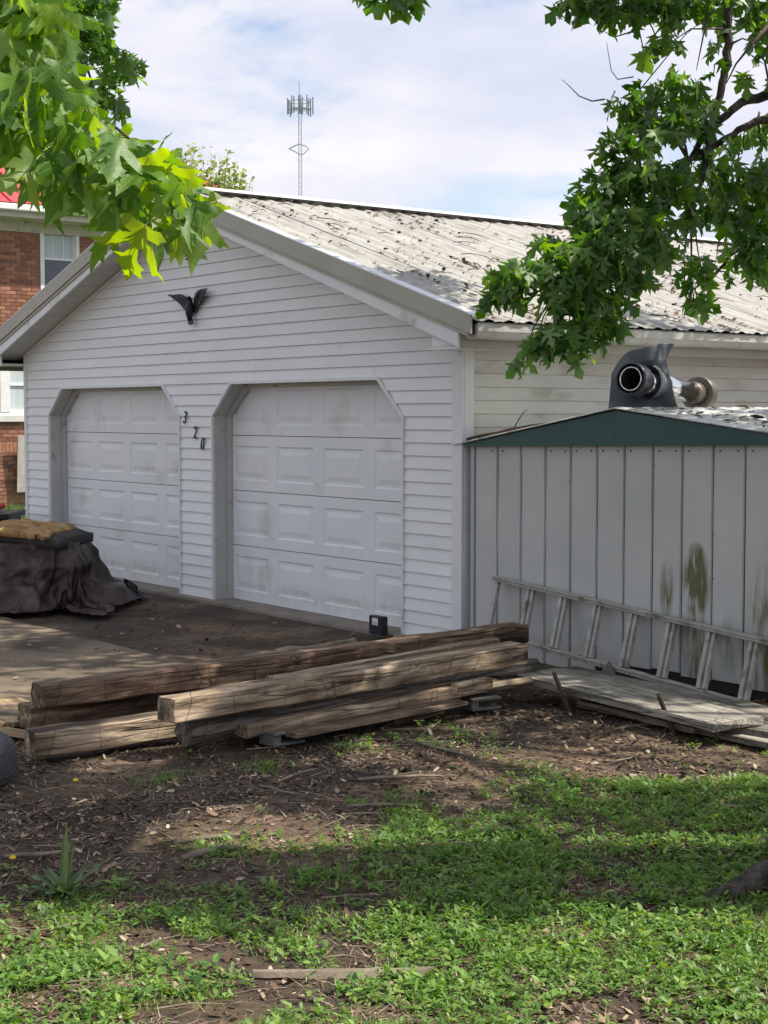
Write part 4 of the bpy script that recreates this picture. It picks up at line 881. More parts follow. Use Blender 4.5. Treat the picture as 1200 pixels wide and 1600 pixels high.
for wi, (ya, yb, z0, z1) in enumerate(WINS):
    W_ = MB().box(-.10, .02, ya, ya + .07, z0, z1).box(-.10, .02, yb - .07, yb, z0, z1).box(-.10, .02, ya + .07, yb - .07, z1 - .07, z1).box(-.10, .02, ya + .07, yb - .07, z0, z0 + .06)
    if wi == 1: W_.box(-.10, .03, 4.23, 4.41, z0 + .06, z1 - .07)
    fr = W_.build('window', M['winw'], HS)
    st = MB().box(-.05, .07, ya - .06, yb + .06, z0 - .12, z0 - .002).build('sill', M['stone'], fr, bev=.005)
    spans = [(ya + .07, yb - .07)] if wi == 0 else [(ya + .07, 4.23), (4.41, yb - .07)]
    zm = z0 + (z1 - z0) * .52
    for a, b_ in spans:
        s_ = MB().box(-.075, -.04, a, a + .035, z0 + .06, z1 - .07).box(-.075, -.04, b_ - .035, b_, z0 + .06, z1 - .07).box(-.075, -.03, a + .035, b_ - .035, zm - .02, zm + .02).box(-.075, -.045, a + .035, b_ - .035, z0 + .06, z0 + .10).box(-.075, -.045, a + .035, b_ - .035, z1 - .10, z1 - .07)
        s_.build('sash', M['winw'], fr)
        if wi == 0:
            for q in (.33, .66): MB().box(-.066, -.054, a + (b_ - a) * q - .008, a + (b_ - a) * q + .008, zm + .02, z1 - .10).build('glazing_bar', M['winw'], fr)
        MB().box(-.064, -.060, a + .035, b_ - .035, z0 + .10, zm - .02).build('pane', M['glass'] if wi == 0 else M['sky_blind'], fr)
        MB().box(-.064, -.060, a + .035, b_ - .035, zm + .02, z1 - .10).build('pane', M['sky_blind'], fr)
# soldier course bits, eaves, roof
for k in range(14): o = MB().box(0, .014, 0, .062, 0, .19).build('brick', M['brickA'], HS); o.location = (-.009, 3.6 + k * .073, 1.0)
MB().box(-.02, .45, -3.4, 11.75, 5.19, 5.22).build('soffit', M['cream'], HS)
MB().box(-.02, .025, -3.2, 11.5, 5.0, 5.19).build('frieze_board', M['cream'], HS)
MB().box(.45, .50, -3.4, 11.75, 5.20, 5.36).build('fascia', M['cream'], HS)
MB().box(.505, .60, -3.4, 11.8, 5.30, 5.42).build('gutter', M['winw'], HS, bev=.02)
ez = 5.45; rd = 5.2
pts = [(.52, -3.6, ez), (.52, 11.8, ez), (.52 - rd, 11.8 - rd, ez + rd * .5), (.52 - rd, -3.6 + rd, ez + rd * .5)]
mb = MB(); mb.v = pts + [(.52 - 2 * rd, -3.6, ez), (.52 - 2 * rd, 11.8, ez)] ; mb.f = [(0, 1, 2, 3), (1, 5, 2), (3, 2, 5, 4), (0, 3, 4), (0, 4, 5, 1)]
mb.build('roof', M['red'], HS)
for k in range(34):
    y_ = -3.2 + k * .44; t = min(rd, 11.8 - y_, y_ + 3.6)
    bar(Vector((.50, y_, ez + .02)), Vector((.52 - t, y_, ez + t * .5 + .012)), .03, .035, 'roof_seam', M['red'], HS, nrm=Vector((0, 0, 1)))
bar(Vector((.52, 11.8, ez + .02)), Vector((.52 - rd, 11.8 - rd, ez + rd * .5 + .02)), .12, .04, 'hip_cap', M['red'], HS, nrm=Vector((0, 0, 1)))
M['ash'] = surf('weathered_plywood', [(.3, (.36, .33, .29)), (.7, (.52, .49, .45))], scale=6, rough=.8, bump=.2)
o = MB().box(0, .02, 4.48, 5.1, .28, 1.32).build('plywood_panel', M['ash']); o.location = gl(-HU, 0, 0) ; o.rotation_euler = (0, R(4), GR); o.location += Vector((0.05, -.06, 0))
tag(o, 'weathered plywood panel leaning on the brick house wall', 'plywood')
# rough grass tufts at the house foot
def blades(name, cx, cy, rx_, ry_, n_, h, mat, seed, zf=lambda x, y: 0):
    r_ = np.random.default_rng(seed); x = cx + r_.uniform(-rx_, rx_, n_); y_ = cy + r_.uniform(-ry_, ry_, n_); a = r_.uniform(0, 2 * PI, n_); hh = h * r_.uniform(.4, 1, n_); wd = h * .05
    ln = r_.uniform(.1, .6, n_) * hh; la = r_.uniform(0, 2 * PI, n_)
    V1 = np.stack([x - np.cos(a) * wd, y_ - np.sin(a) * wd, np.zeros(n_)], 1); V2 = np.stack([x + np.cos(a) * wd, y_ + np.sin(a) * wd, np.zeros(n_)], 1); V3 = np.stack([x + np.cos(la) * ln, y_ + np.sin(la) * ln, hh], 1)
    V_ = np.stack([V1, V2, V3], 1).reshape(-1, 3); F_ = np.arange(3 * n_).reshape(-1, 3); return npmesh(name, V_, F_, mat, tint=np.repeat(r_.uniform(0, 1, n_), 3))
o = blades('grass', -5.6, 22.6, 2.6, 2.5, 9000, .35, M['grassbank'], 5); tag(o, 'bright rough grass growing along the foot of the brick house', 'grass', kind='stuff')

# ------------------------------------------------------------------ cell tower
TW = empty('cell_tower', (-8.0, 150, 0)); tag(TW, 'tall slim lattice cell tower with antennas rising behind the garage', 'tower')
legs = [(.26, .0), (-.16, .2), (-.16, -.2)]; legs = [(x * .64, y_ * .64) for x, y_ in legs]
for (x, y_) in legs: MB().tube([(x, y_, 0), (x, y_, 31.2)], .034, 5).build('mast_leg', M['galv'], TW)
mb = MB(); z = 0
while z < 31:
    for k in range(3):
        a = legs[k]; b_ = legs[(k + 1) % 3]; mb.tube([(a[0], a[1], z), (b_[0], b_[1], z + .5)], .014, 3, cap=False); mb.tube([(b_[0], b_[1], z + .5), (a[0], a[1], z + 1)], .014, 3, cap=False)
    z += 1
o = mb.build('lattice_bracing', M['galv'], TW); o['kind'] = 'stuff'
MB().tube([(-.05, 0, 31.2), (-.05, 0, 33.2)], .035, 5).build('lightning_rod', M['towerdark'], TW)
MB().tube([(0, 0, 30.2), (0, 0, 31.4)], .16, 8).build('core_equipment', M['galv'], TW)
for r_, zz in ((.98, 30.6), (.98, 31.3)):
    MB().tube([(r_ * math.cos(2 * PI * k / 12), r_ * math.sin(2 * PI * k / 12), zz) for k in range(13)], .035, 4, cap=False).build('antenna_ring', M['galv'], TW)
for k, (ax_, ay_) in enumerate([(-1.15, 0), (-1.0, -.4), (-.72, -.7), (-.5, -.9), (-.05, -1.0), (.12, -1.0), (.3, -.9), (.72, -.7), (.85, -.3), (1.25, -.2), (1.0, .5), (-.9, .6)]):
    h = random.uniform(1.1, 1.6); zb = random.uniform(29.9, 30.2)
    MB().box(ax_ - .055, ax_ + .055, ay_ - .05, ay_ + .05, zb, zb + h + .2).build('antenna', M['towerdark'], TW); MB().tube([(0, 0, 30.6), (ax_, ay_, 30.6)], .03, 4).build('antenna_arm', M['galv'], TW)
MB().tube([(-1.05, 0, 26.9), (-.1, .3, 27.4), (.6, .1, 27.15), (.85, 0, 26.9), (.3, -.2, 26.3), (-.1, -.2, 26.4), (-1.05, 0, 26.9)], .05, 4).build('side_bracket', M['towerdark'], TW)

# ------------------------------------------------------------------ leaves
# maple leaf, two halves folded along the midrib
HALF = [(0, 0), (.12, -.03), (.30, -.05), (.42, .00), (.33, .08), (.30, .13), (.13, .17), (.31, .27), (.42, .35), (.52, .47), (.66, .60), (.47, .57), (.45, .62), (.34, .55), (.11, .36), (.07, .42), (.12, .58), (.25, .64), (.20, .71), (.25, .82), (.13, .80), (.09, .90), (.0, 1.12)]
def leaf_mesh(name, mat, fold, droop, seed, cuts=1, curl=.0):
    bm = bmesh.new(); rs = random.Random(seed)
    for s in (1, -1):
        jit = [(x * (1 + rs.uniform(-.12, .12)) , y_ + rs.uniform(-.015, .015)) if x > 0 else (x, y_) for x, y_ in HALF]
        vs = [bm.verts.new((s * x, y_, 0)) for x, y_ in jit] + ([])
        mids = [bm.verts.new((0, t, 0)) for t in (.75, .47, .2)]
        loop = vs + mids
        fc = bm.faces.new(loop if s > 0 else loop[::-1])
    bmesh.ops.remove_doubles(bm, verts=bm.verts, dist=.001); bmesh.ops.triangulate(bm, faces=bm.faces)
    if cuts: bmesh.ops.subdivide_edges(bm, edges=bm.edges, cuts=cuts, use_grid_fill=False); bmesh.ops.triangulate(bm, faces=bm.faces)
    for v_ in bm.verts:
        x, y_ = v_.co.x, v_.co.y; v_.co.z = fold * abs(x) - droop * y_ * y_ + curl * x * x * 1.2 + .035 * math.sin(x * 9 + seed) * math.sin(y_ * 7 + seed) - .02 * math.cos(abs(x) * 22) * min(1, abs(x) * 6)
    me = bpy.data.meshes.new(name); bm.to_mesh(me); bm.free(); me.polygons.foreach_set('use_smooth', [True] * len(me.polygons)); me.materials.append(mat); return me
NEAR = [leaf_mesh('near_leaf', M['near_leaf'], random.uniform(-.05, .55), random.uniform(.05, .5), i, 1, random.uniform(-.5, .3)) for i in range(8)]
FAR = [leaf_mesh('leaf', M['maple_obj'], random.uniform(-.1, .6), random.uniform(.0, .5), 20 + i, 0, random.uniform(-.4, .3)) for i in range(8)]
# low leaf for the mass
LV = np.array([(0, 0, 0), (0, .25, 0), (0, .5, 0), (0, 1.05, 0), (.42, .0, 0), (.17, .21, 0), (.64, .6, 0), (.12, .46, 0), (.28, .8, 0), (-.42, .0, 0), (-.17, .21, 0), (-.64, .6, 0), (-.12, .46, 0), (-.28, .8, 0)], float)
LT = [(0, 4, 5), (0, 5, 1), (5, 6, 7), (1, 5, 7), (1, 7, 2), (2, 7, 8), (2, 8, 3)]
LT = LT + [(0, 10, 9), (0, 1, 10), (10, 12, 11), (1, 12, 10), (1, 2, 12), (2, 13, 12), (2, 3, 13)]; LT = np.array(LT)
def leaf_frames(n_, r_, down=.75, spread=1.0):
    """random orthonormal frames: y = tip direction (hanging), z = face normal"""
    t = r_.normal(0, 1, (n_, 3)) * np.array([spread, spread, .55]); t[:, 2] -= down * 1.6; t /= np.linalg.norm(t, axis=1)[:, None]
    q = r_.normal(0, 1, (n_, 3)) + np.array([.15, -.35, .9]); z_ = q - t * (q * t).sum(1)[:, None]; z_ /= np.linalg.norm(z_, axis=1)[:, None]
    x = np.cross(t, z_); return x, t, z_
def leaf_mass(name, P, size, mat, parent, seed, down=.75, tint_lo=0, tint_hi=1, base=LV, tris=LT):
    r_ = np.random.default_rng(seed); n_ = len(P); x, t, z_ = leaf_frames(n_, r_, down); s = size * r_.uniform(.65, 1.2, n_)
    fold = r_.uniform(-.1, .6, n_); dr_ = r_.uniform(0, .45, n_)
    L = np.repeat(base[None], n_, 0).copy(); L[:, :, 2] = np.abs(L[:, :, 0]) * fold[:, None] - dr_[:, None] * L[:, :, 1] ** 2
    L *= s[:, None, None]
    V_ = P[:, None, :] + L[:, :, 0:1] * x[:, None, :] + L[:, :, 1:2] * t[:, None, :] + L[:, :, 2:3] * z_[:, None, :]
    k_ = base.shape[0]; F_ = (tris[None] + (np.arange(n_) * k_)[:, None, None]).reshape(-1, 3)
    return npmesh(name, V_.reshape(-1, 3), F_, mat, parent, tint=np.repeat(r_.uniform(tint_lo, tint_hi, n_), k_))
def put_leaves(P, size, meshes, parent, seed, down=.75, name='leaf'):
    r_ = np.random.default_rng(seed); x, t, z_ = leaf_frames(len(P), r_, down)
    for i, p_ in enumerate(P):
        s = size * r_.uniform(.7, 1.2); o = bpy.data.objects.new(name, meshes[int(r_.integers(len(meshes)))]); COL.objects.link(o); o.parent = parent
        o.matrix_parent_inverse = parent.matrix_basis.inverted()
        o.matrix_basis = Matrix(((x[i][0] * s, t[i][0] * s, z_[i][0] * s, p_[0]), (x[i][1] * s, t[i][1] * s, z_[i][1] * s, p_[1]), (x[i][2] * s, t[i][2] * s, z_[i][2] * s, p_[2]), (0, 0, 0, 1)))
def wtube(name, pts, rad, mat, parent, seg=8, wob=.0):
    pts = [Vector(p_) for p_ in pts]; P_ = []; Rr = []
    for i in range(len(pts) - 1):
        p_0 = pts[max(i - 1, 0)]; p_1 = pts[i]; p_2 = pts[i + 1]; p_3 = pts[min(i + 2, len(pts) - 1)]
        for q in range(5):
            t = q / 5; P_.append(.5 * ((2 * p_1) + (-p_0 + p_2) * t + (2 * p_0 - 5 * p_1 + 4 * p_2 - p_3) * t * t + (-p_0 + 3 * p_1 - 3 * p_2 + p_3) * t ** 3) + Vector((mn.noise(p_1 * 3 + Vector((q, 0, 0))), mn.noise(p_1 * 3 + Vector((0, q, 5))), 0)) * wob); Rr.append(rad[i] * (1 - t) + rad[i + 1] * t)
    P_.append(pts[-1]); Rr.append(rad[-1])
    o = MB().tube(P_, Rr, seg).build(name, mat, None, smooth=True)
    if parent: o.parent = parent; o.matrix_parent_inverse = parent.matrix_basis.inverted()
    return o
bpy.context.view_layer.update()
# ---- right hand maple: trunk stands just outside the right edge, its roots reach into the picture
TX, TY = 2.0, 5.62
MT = empty('maple_tree', (TX, TY, 0)); tag(MT, 'large maple at the right edge whose leafy branches hang over the shed and garage roof', 'tree')
v = []; f = []; SG = 40; zs_ = [-.05, .0, .05, .12, .25, .45, .8, 1.3, 2.0, 3.0, 4.2, 5.2]; rs_ = [.62, .58, .53, .49, .45, .43, .42, .41, .39, .36, .33, .30]
for z, r_ in zip(zs_, rs_):
    for i in range(SG):
        a = 2 * PI * i / SG; fl = 1 + .22 * max(0, 1 - z / .4) * max(0, math.cos(a * 5 + 1.0)) ** 2 + .05 * mn.noise(Vector((math.cos(a) * 3, math.sin(a) * 3, z)))
        v.append((TX + math.cos(a) * r_ * fl, TY + math.sin(a) * r_ * fl, z))
for j in range(len(zs_) - 1):
    for i in range(SG): i2 = (i + 1) % SG; f.append((j * SG + i, j * SG + i2, (j + 1) * SG + i2, (j + 1) * SG + i))
me = bpy.data.meshes.new('trunk'); me.from_pydata(v, [], f); me.polygons.foreach_set('use_smooth', [True] * len(f)); me.materials.append(M['bark']); o = link('trunk', me, MT); o.matrix_parent_inverse = MT.matrix_basis.inverted()
wtube('root', [(1.62, 5.60, .12), (1.42, 5.52, .055), (1.28, 5.46, .02), (1.12, 5.42, -.03)], [.11, .065, .04, .02], M['bark'], MT, 12, .03)
wtube('root', [(1.7, 5.35, .12), (1.5, 5.15, .04), (1.3, 5.0, -.03)], [.12, .07, .03], M['bark'], MT, 10, .02)
hub = Vector((2.05, 5.7, 4.9))
MAIN = {}
def limb(name, pts, rad, parent=MT, wob=.03): 
    wtube('limb', pts, rad, M['bark'], parent, 8, wob); MAIN[name] = [Vector(p_) for p_ in pts]
A0 = at(1145, -260, 9.0)
limb('a', [(2.0, 5.6, 4.2), (2.15, 6.8, 5.2), A0 + Vector((.02, 0, .1)), at(1137, 0, 9.0), at(1138, 70, 9.0), at(1131, 120, 9.0), at(1122, 160, 9.0), at(1108, 210, 8.95), at(1098, 270, 8.9), at(1075, 340, 8.85)], [.2, .13, .06, .028, .026, .024, .022, .019, .014, .008], wob=.02)
limb('b', [(2.1, 5.7, 4.6), (2.9, 7.4, 5.3), at(1330, -60, 9.2), at(1240, 110, 9.2), at(1200, 148, 9.2), at(1160, 160, 9.2), at(1120, 195, 9.1), at(1085, 235, 9.0), at(1055, 290, 8.9), at(1000, 350, 8.8), at(900, 420, 8.7)], [.18, .12, .055, .035, .03, .026, .022, .018, .015, .011, .005], wob=.02)
limb('c', [(2.9, 7.4, 5.3), at(1340, 60, 9.0), at(1235, 175, 9.0), at(1180, 190, 9.0), at(1120, 225, 9.0), at(1075, 250, 8.9), at(1020, 300, 8.8)], [.11, .05, .028, .022, .018, .014, .006], wob=.02)
limb('d', [(2.9, 7.4, 5.3), at(1360, 150, 9.5), at(1250, 260, 9.6), at(1190, 330, 9.6), at(1140, 400, 9.6), at(1100, 450, 9.5)], [.1, .05, .025, .018, .012, .006], wob=.02)
limb('e', [(2.15, 6.8, 5.2), at(1000, -200, 8.6), at(1010, -60, 8.7), at(980, 10, 8.7), at(900, 20, 8.7)], [.1, .05, .025, .014, .006], wob=.02)
limb('f', [(2.0, 5.6, 4.8), (.9, 7.6, 6.2), at(640, -160, 8.6), at(630, -40, 8.6), at(610, 10, 8.6)], [.14, .07, .03, .014, .004], wob=.02)
CL = [ # x, y, rx, ry, depth, n
 (905, 12, 40, 28, 8.7, 46), (950, 28, 40, 24, 8.7, 30), (985, 5, 40, 24, 8.7, 36), (1030, 12, 40, 26, 8.8, 40), (1075, 15, 45, 30, 8.9, 46), (1120, 10, 40, 22, 9, 26), (1165, 15, 45, 36, 9.2, 52), (1195, 50, 25, 40, 9.2, 30),
 (975, 22, 30, 28, 8.7, 12), (1035, 80, 35, 22, 8.8, 10), (1010, 95, 18, 20, 8.8, 6), (1060, 60, 18, 20, 8.8, 6), (1120, 80, 22, 20, 9, 6), (1140, 55, 16, 30, 9, 6), (1190, 90, 16, 20, 9.1, 6),
 (975, 165, 22, 22, 8.8, 14), (1000, 180, 38, 38, 8.8, 52), (1050, 145, 50, 34, 8.8, 60), (1085, 180, 38, 40, 8.9, 46), (1040, 200, 50, 34, 8.8, 52), (1115, 120, 20, 16, 9, 5), (1180, 132, 26, 14, 9.1, 8), (1160, 240, 40, 26, 9.1, 16), (1192, 205, 22, 32, 9.1, 18),
 (955, 228, 26, 18, 8.7, 22), (1005, 222, 36, 26, 8.7, 34), (965, 262, 22, 18, 8.7, 18),
 (960, 282, 34, 24, 8.7, 40), (1000, 290, 50, 34, 8.7, 74), (940, 305, 40, 28, 8.7, 44), (910, 312, 22, 14, 8.6, 14), (1050, 290, 40, 36, 8.8, 48), (1110, 270, 40, 36, 9, 44), (1160, 295, 40, 34, 9.1, 42), (1195, 280, 22, 40, 9.1, 26),
 (920, 345, 34, 26, 8.6, 44), (960, 350, 44, 30, 8.6, 58), (1020, 350, 50, 34, 8.7, 64), (1080, 335, 40, 30, 8.9, 44), (1120, 320, 36, 30, 9.1, 40), (1160, 350, 36, 36, 9.2, 50), (1192, 350, 26, 50, 9.2, 46),
 (870, 388, 36, 20, 8.5, 34), (915, 395, 48, 28, 8.5, 62), (965, 400, 48, 32, 8.6, 62), (1020, 395, 40, 26, 8.7, 44), (1165, 400, 30, 30, 9.3, 30), (1190, 420, 22, 36, 9.3, 32),
 (830, 425, 36, 18, 8.4, 34), (790, 440, 32, 18, 8.4, 30), (770, 468, 12, 22, 8.4, 12), (805, 462, 18, 20, 8.4, 14), (870, 430, 44, 24, 8.5, 54), (930, 440, 50, 28, 8.5, 62), (985, 440, 34, 28, 8.6, 38), (1070, 440, 14, 34, 8.9, 16), (1098, 430, 16, 26, 9, 18), (1085, 478, 22, 16, 9, 16),
 (900, 475, 44, 26, 8.5, 52), (945, 485, 38, 28, 8.5, 42), (865, 470, 24, 22, 8.4, 22), (955, 515, 22, 22, 8.5, 24), (915, 520, 44, 24, 8.5, 46), (870, 530, 38, 22, 8.4, 38), (835, 548, 28, 18, 8.4, 28), (890, 555, 34, 14, 8.4, 18), (815, 570, 10, 14, 8.4, 5), (1145, 440, 14, 16, 9.2, 4)]
allnodes = [(p_, nm) for nm, pts in MAIN.items() for p_ in pts[2:]]
twg = MB(); PI_ = []; PM = []
rr_ = np.random.default_rng(11)
for (cx, cy, rx, ry, dp, n_) in CL:
    c = at(cx, cy, dp); sc = dp / FPX
    near = min(allnodes, key=lambda q: (q[0] - c).length)[0]
    m_ = (near + c) / 2 + Vector((0, 0, .08)); twg.tube([near, near * .6 + m_ * .4 + Vector((.01, 0, .01)), m_, (m_ + c) / 2 + Vector((-.01, 0, .03)), c], [.009, .008, .006, .004, .0025], 5)
    n_ = int(n_ * .92)
    q = rr_.normal(0, .5, (n_, 3)); q = q / np.maximum(1, np.linalg.norm(q, axis=1))[:, None]
    pts = np.array([c.x, c.y, c.z]) + q * np.array([rx * sc, max(.12, rx * sc * 1.1), ry * sc]) + np.array([0, 0, .03])
    for i, p_ in enumerate(pts):
        if i % 6 == 0: e = Vector(p_); twg.tube([c, (c + e) / 2 + Vector((0, 0, .012)), e], [.003, .0022, .0015], 4)
    ids = np.argsort(pts[:, 1]); q_ = int(len(pts) * .17); PI_ += list(pts[ids[:q_]]); PM += list(pts[ids[q_:]])
for (pts, r0) in (([(945, 155), (925, 158), (905, 150), (890, 135), (878, 124)], .004), ([(990, 120), (965, 124), (955, 110), (950, 80), (948, 65)], .003), ([(1030, 160), (1000, 140), (1070, 55), (1100, 30)], .004), ([(1000, 50), (985, 50), (960, 58), (942, 48)], .005), ([(1130, 45), (1080, 45), (1045, 68)], .005), ([(1105, 25), (1095, 75), (1088, 110)], .005), ([(1140, 70), (1160, 60), (1185, 70)], .006), ([(1200, 40), (1170, 75), (1150, 100), (1135, 130)], .008), ([(945, 268), (925, 270), (906, 269)], .0025), ([(1122, 380), (1120, 400), (1115, 425)], .003)):
    twg.tube([at(x, y_, 8.85) for x, y_ in pts], [r0 * (1.3 - .9 * i / (len(pts) - 1)) for i in range(len(pts))], 5)
o = twg.build('twigs', M['twig'], None, smooth=True); o['kind'] = 'stuff'; o.parent = MT; o.matrix_parent_inverse = MT.matrix_basis.inverted()
# top centre sprig
c = at(605, 0, 8.6); top_pts = np.array([at(x, y_, 8.6 + rr_.uniform(-.1, .1))[:] for x, y_ in zip(rr_.uniform(548, 664, 60), rr_.uniform(-45, 8, 60)) if y_ < 4 - abs(x - 625) * .12 + 6])
PM += list(top_pts)
PI_ = [p_ for p_ in PI_][:296]
put_leaves(np.array(PI_), .10, FAR, MT, 31, .8)
o = leaf_mass('foliage', np.array(PM), .102, M['maple'], MT, 32, .8); o['kind'] = 'stuff'; o.matrix_parent_inverse = MT.matrix_basis.inverted()
# upper crown, above and right of the picture: it throws the dappled shade
cr = []; rc = np.random.default_rng(5); tries = 0
while len(cr) < 66 and tries < 4000:
    tries += 1; X = rc.uniform(-.6, 7.2); Y_ = rc.uniform(5.0, 13.0); Z_ = rc.uniform(3.6, 8.2)
    if ((X - 3.2) / 4.0) ** 2 + ((Y_ - 8.6) / 4.6) ** 2 + ((Z_ - 5.6) / 2.8) ** 2 > 1: continue
    rad = rc.uniform(.3, .62); px, py = proj((X, Y_ - rad, Z_ - rad)); px2, _ = proj((X - rad, Y_ - rad, Z_))
    if py > -10 and px2 < 1230: continue
    cr.append((X, Y_, Z_, rad))
CP = []; 
for X, Y_, Z_, rad in cr:
    n_ = int(420 * rad ** 1.6); q = rc.normal(0, .5, (n_, 3)); q /= np.maximum(1, np.linalg.norm(q, axis=1))[:, None]; CP.append(np.array([X, Y_, Z_]) + q * rad * np.array([1, 1, .6]))
    near = min([Vector(p_) for p_ in ((2.05, 5.7, 4.9), (2.9, 7.4, 5.3), (2.15, 6.8, 5.2), (.9, 7.6, 6.2), (3.0, 9, 6.4), (1.6, 9.4, 6.6), (4.2, 8.2, 6))], key=lambda q_: (q_ - Vector((X, Y_, Z_))).length)
    wtube('limb', [near, (near + Vector((X, Y_, Z_))) / 2 + Vector((0, 0, .15)), (X, Y_, Z_)], [.05, .03, .01], M['bark'], MT, 5, .03)
for pts, rad in (([(2.05, 5.7, 4.8), (2.5, 7.4, 5.8), (3.0, 9, 6.4)], [.25, .16, .08]), ([(2.15, 6.8, 5.2), (1.8, 8.2, 6), (1.6, 9.4, 6.6)], [.13, .1, .06]), ([(2.05, 5.7, 4.9), (3.2, 7, 5.6), (4.2, 8.2, 6)], [.22, .15, .08])):
    wtube('limb', pts, rad, M['bark'], MT, 8, .04)
CP = np.concatenate(CP)
px_ok = []
for p_ in CP:
    a, b_ = proj(p_); px_ok.append(not (b_ > -25 and -20 < a < 1225))
o = leaf_mass('crown', CP[np.array(px_ok)], .15, M['maple'], MT, 33, .6); o['kind'] = 'stuff'; o.matrix_parent_inverse = MT.matrix_basis.inverted()

# ---- left hand maple
ML = empty('maple_tree', (-3.0, 4.6, 0)); tag(ML, 'maple at the left edge with large bright leaves hanging close to the viewer', 'tree')
wtube('trunk', [(-3.0, 4.6, -.05), (-2.98, 4.62, 1.2), (-2.9, 4.7, 2.8), (-2.8, 4.9, 4.6)], [.3, .24, .21, .16], M['bark'], ML, 14, .02)
bpy.context.view_layer.update()
near_path = [(-2.9, 4.7, 2.8), (-1.9, 4.0, 3.15), at(-60, -60, 3.3), at(60, 90, 3.25), at(150, 200, 3.25), at(230, 275, 3.25), at(310, 335, 3.2)]
wtube('limb', near_path, [.07, .04, .012, .007, .0045, .003, .0015], M['twig'], ML, 7, .006)
wtube('limb', [at(-60, -60, 3.3), at(-20, 60, 3.2), at(20, 160, 3.15), at(60, 250, 3.2), at(80, 300, 3.2)], [.01, .007, .005, .003, .0015], M['twig'], ML, 6, .004)
wtube('limb', [at(60, 90, 3.25), at(110, 150, 3.35), at(200, 215, 3.4), at(270, 300, 3.4)], [.006, .005, .003, .0015], M['twig'], ML, 6, .004)
rn = np.random.default_rng(21); NP = []
for (x, y_, n_) in [(10, -20, 12), (50, -10, 12), (-10, 60, 8), (30, 60, 14), (70, 40, 10), (90, 110, 5), (20, 120, 10), (60, 140, 12), (100, 160, 7), (0, 190, 12), (45, 200, 9), (90, 200, 8), (135, 205, 8), (160, 232, 6), (120, 258, 5), (190, 250, 8), (235, 262, 8), (205, 292, 9), (165, 298, 3), (255, 292, 9), (285, 320, 8), (240, 335, 7), (205, 345, 3), (275, 345, 4), (310, 345, 2), (112, 345, 1), (20, 250, 4), (60, 262, 4), (95, 262, 3)]:
    for _ in range(n_): NP.append(at(x + rn.normal(0, 16), y_ + rn.normal(0, 13) - 22, 3.25 + rn.uniform(-.28, .25))[:])
put_leaves(np.array(NP), .110, NEAR, ML, 41, 1.25)
# petioles
pm = MB()
for p_ in NP:
    p_ = Vector(p_); c = min(near_path[2:], key=lambda q_: (q_ - p_).length); d = (c - p_); d = d.normalized() * min(.07, d.length) if d.length > 0 else d
    pm.tube([p_, p_ + d * .5 + Vector((0, 0, .01)), p_ + d + Vector((0, 0, .012))], [.0012, .001, .0013], 4)
M['petiole'] = surf('leaf_stem', [(.3, (.16, .2, .05)), (.7, (.28, .3, .08))], rough=.5, bump=0)
o = pm.build('leaf_stems', M['petiole'], None); o['kind'] = 'stuff'; o.parent = ML; o.matrix_parent_inverse = ML.matrix_basis.inverted()
# far dark hanging branch of the left maple
wtube('limb', [(-2.8, 4.9, 4.6), (-2.9, 7.5, 5.6), at(20, -160, 10.8), at(90, -20, 10.8), at(125, 60, 10.8), at(140, 120, 10.8), at(160, 170, 10.8)], [.12, .07, .035, .02, .012, .008, .003], M['bark'], ML, 7, .02)
wtube('limb', [at(90, -20, 10.8), at(150, 60, 10.8), at(200, 112, 10.8)], [.012, .007, .003], M['bark'], ML, 6, .02)
DP = []
for (x, y_, rx, ry, n_) in [(110, 0, 40, 30, 90), (150, 5, 30, 24, 60), (175, -5, 18, 12, 22), (120, 45, 36, 26, 70), (158, 45, 22, 24, 40), (150, 85, 28, 20, 40), (185, 100, 26, 16, 34), (208, 108, 18, 14, 22), (175, 125, 26, 12, 24), (120, 110, 22, 20, 22), (160, 155, 26, 20, 40), (175, 172, 18, 12, 20), (145, 165, 14, 18, 14), (100, 70, 20, 20, 20)]:
    sc = 10.8 / FPX; c = at(x, y_, 10.8); q = rn.normal(0, .5, (n_, 3)); q /= np.maximum(1, np.linalg.norm(q, axis=1))[:, None]; DP.append(np.array(c[:]) + q * np.array([rx * sc, .3, ry * sc]) + np.array([0, 0, .03]))
DP = np.concatenate(DP); 
o = leaf_mass('foliage', DP, .095, M['maple'], ML, 43, .7); o['kind'] = 'stuff'; o.matrix_parent_inverse = ML.matrix_basis.inverted()
LC = []
for _ in range(40):
    X, Y_, Z_ = rn.uniform(-6.5, -1.6), rn.uniform(3.2, 9.5), rn.uniform(4.6, 7.5); px, py = proj((X + .6, Y_, Z_ - .6))
    if py > -20 and px > -30: continue
    q = rn.normal(0, .5, (110, 3)); q /= np.maximum(1, np.linalg.norm(q, axis=1))[:, None]; LC.append(np.array([X, Y_, Z_]) + q * .6)
LC = np.concatenate(LC); o = leaf_mass('crown', LC, .14, M['maple'], ML, 44, .6); o['kind'] = 'stuff'; o.matrix_parent_inverse = ML.matrix_basis.inverted()

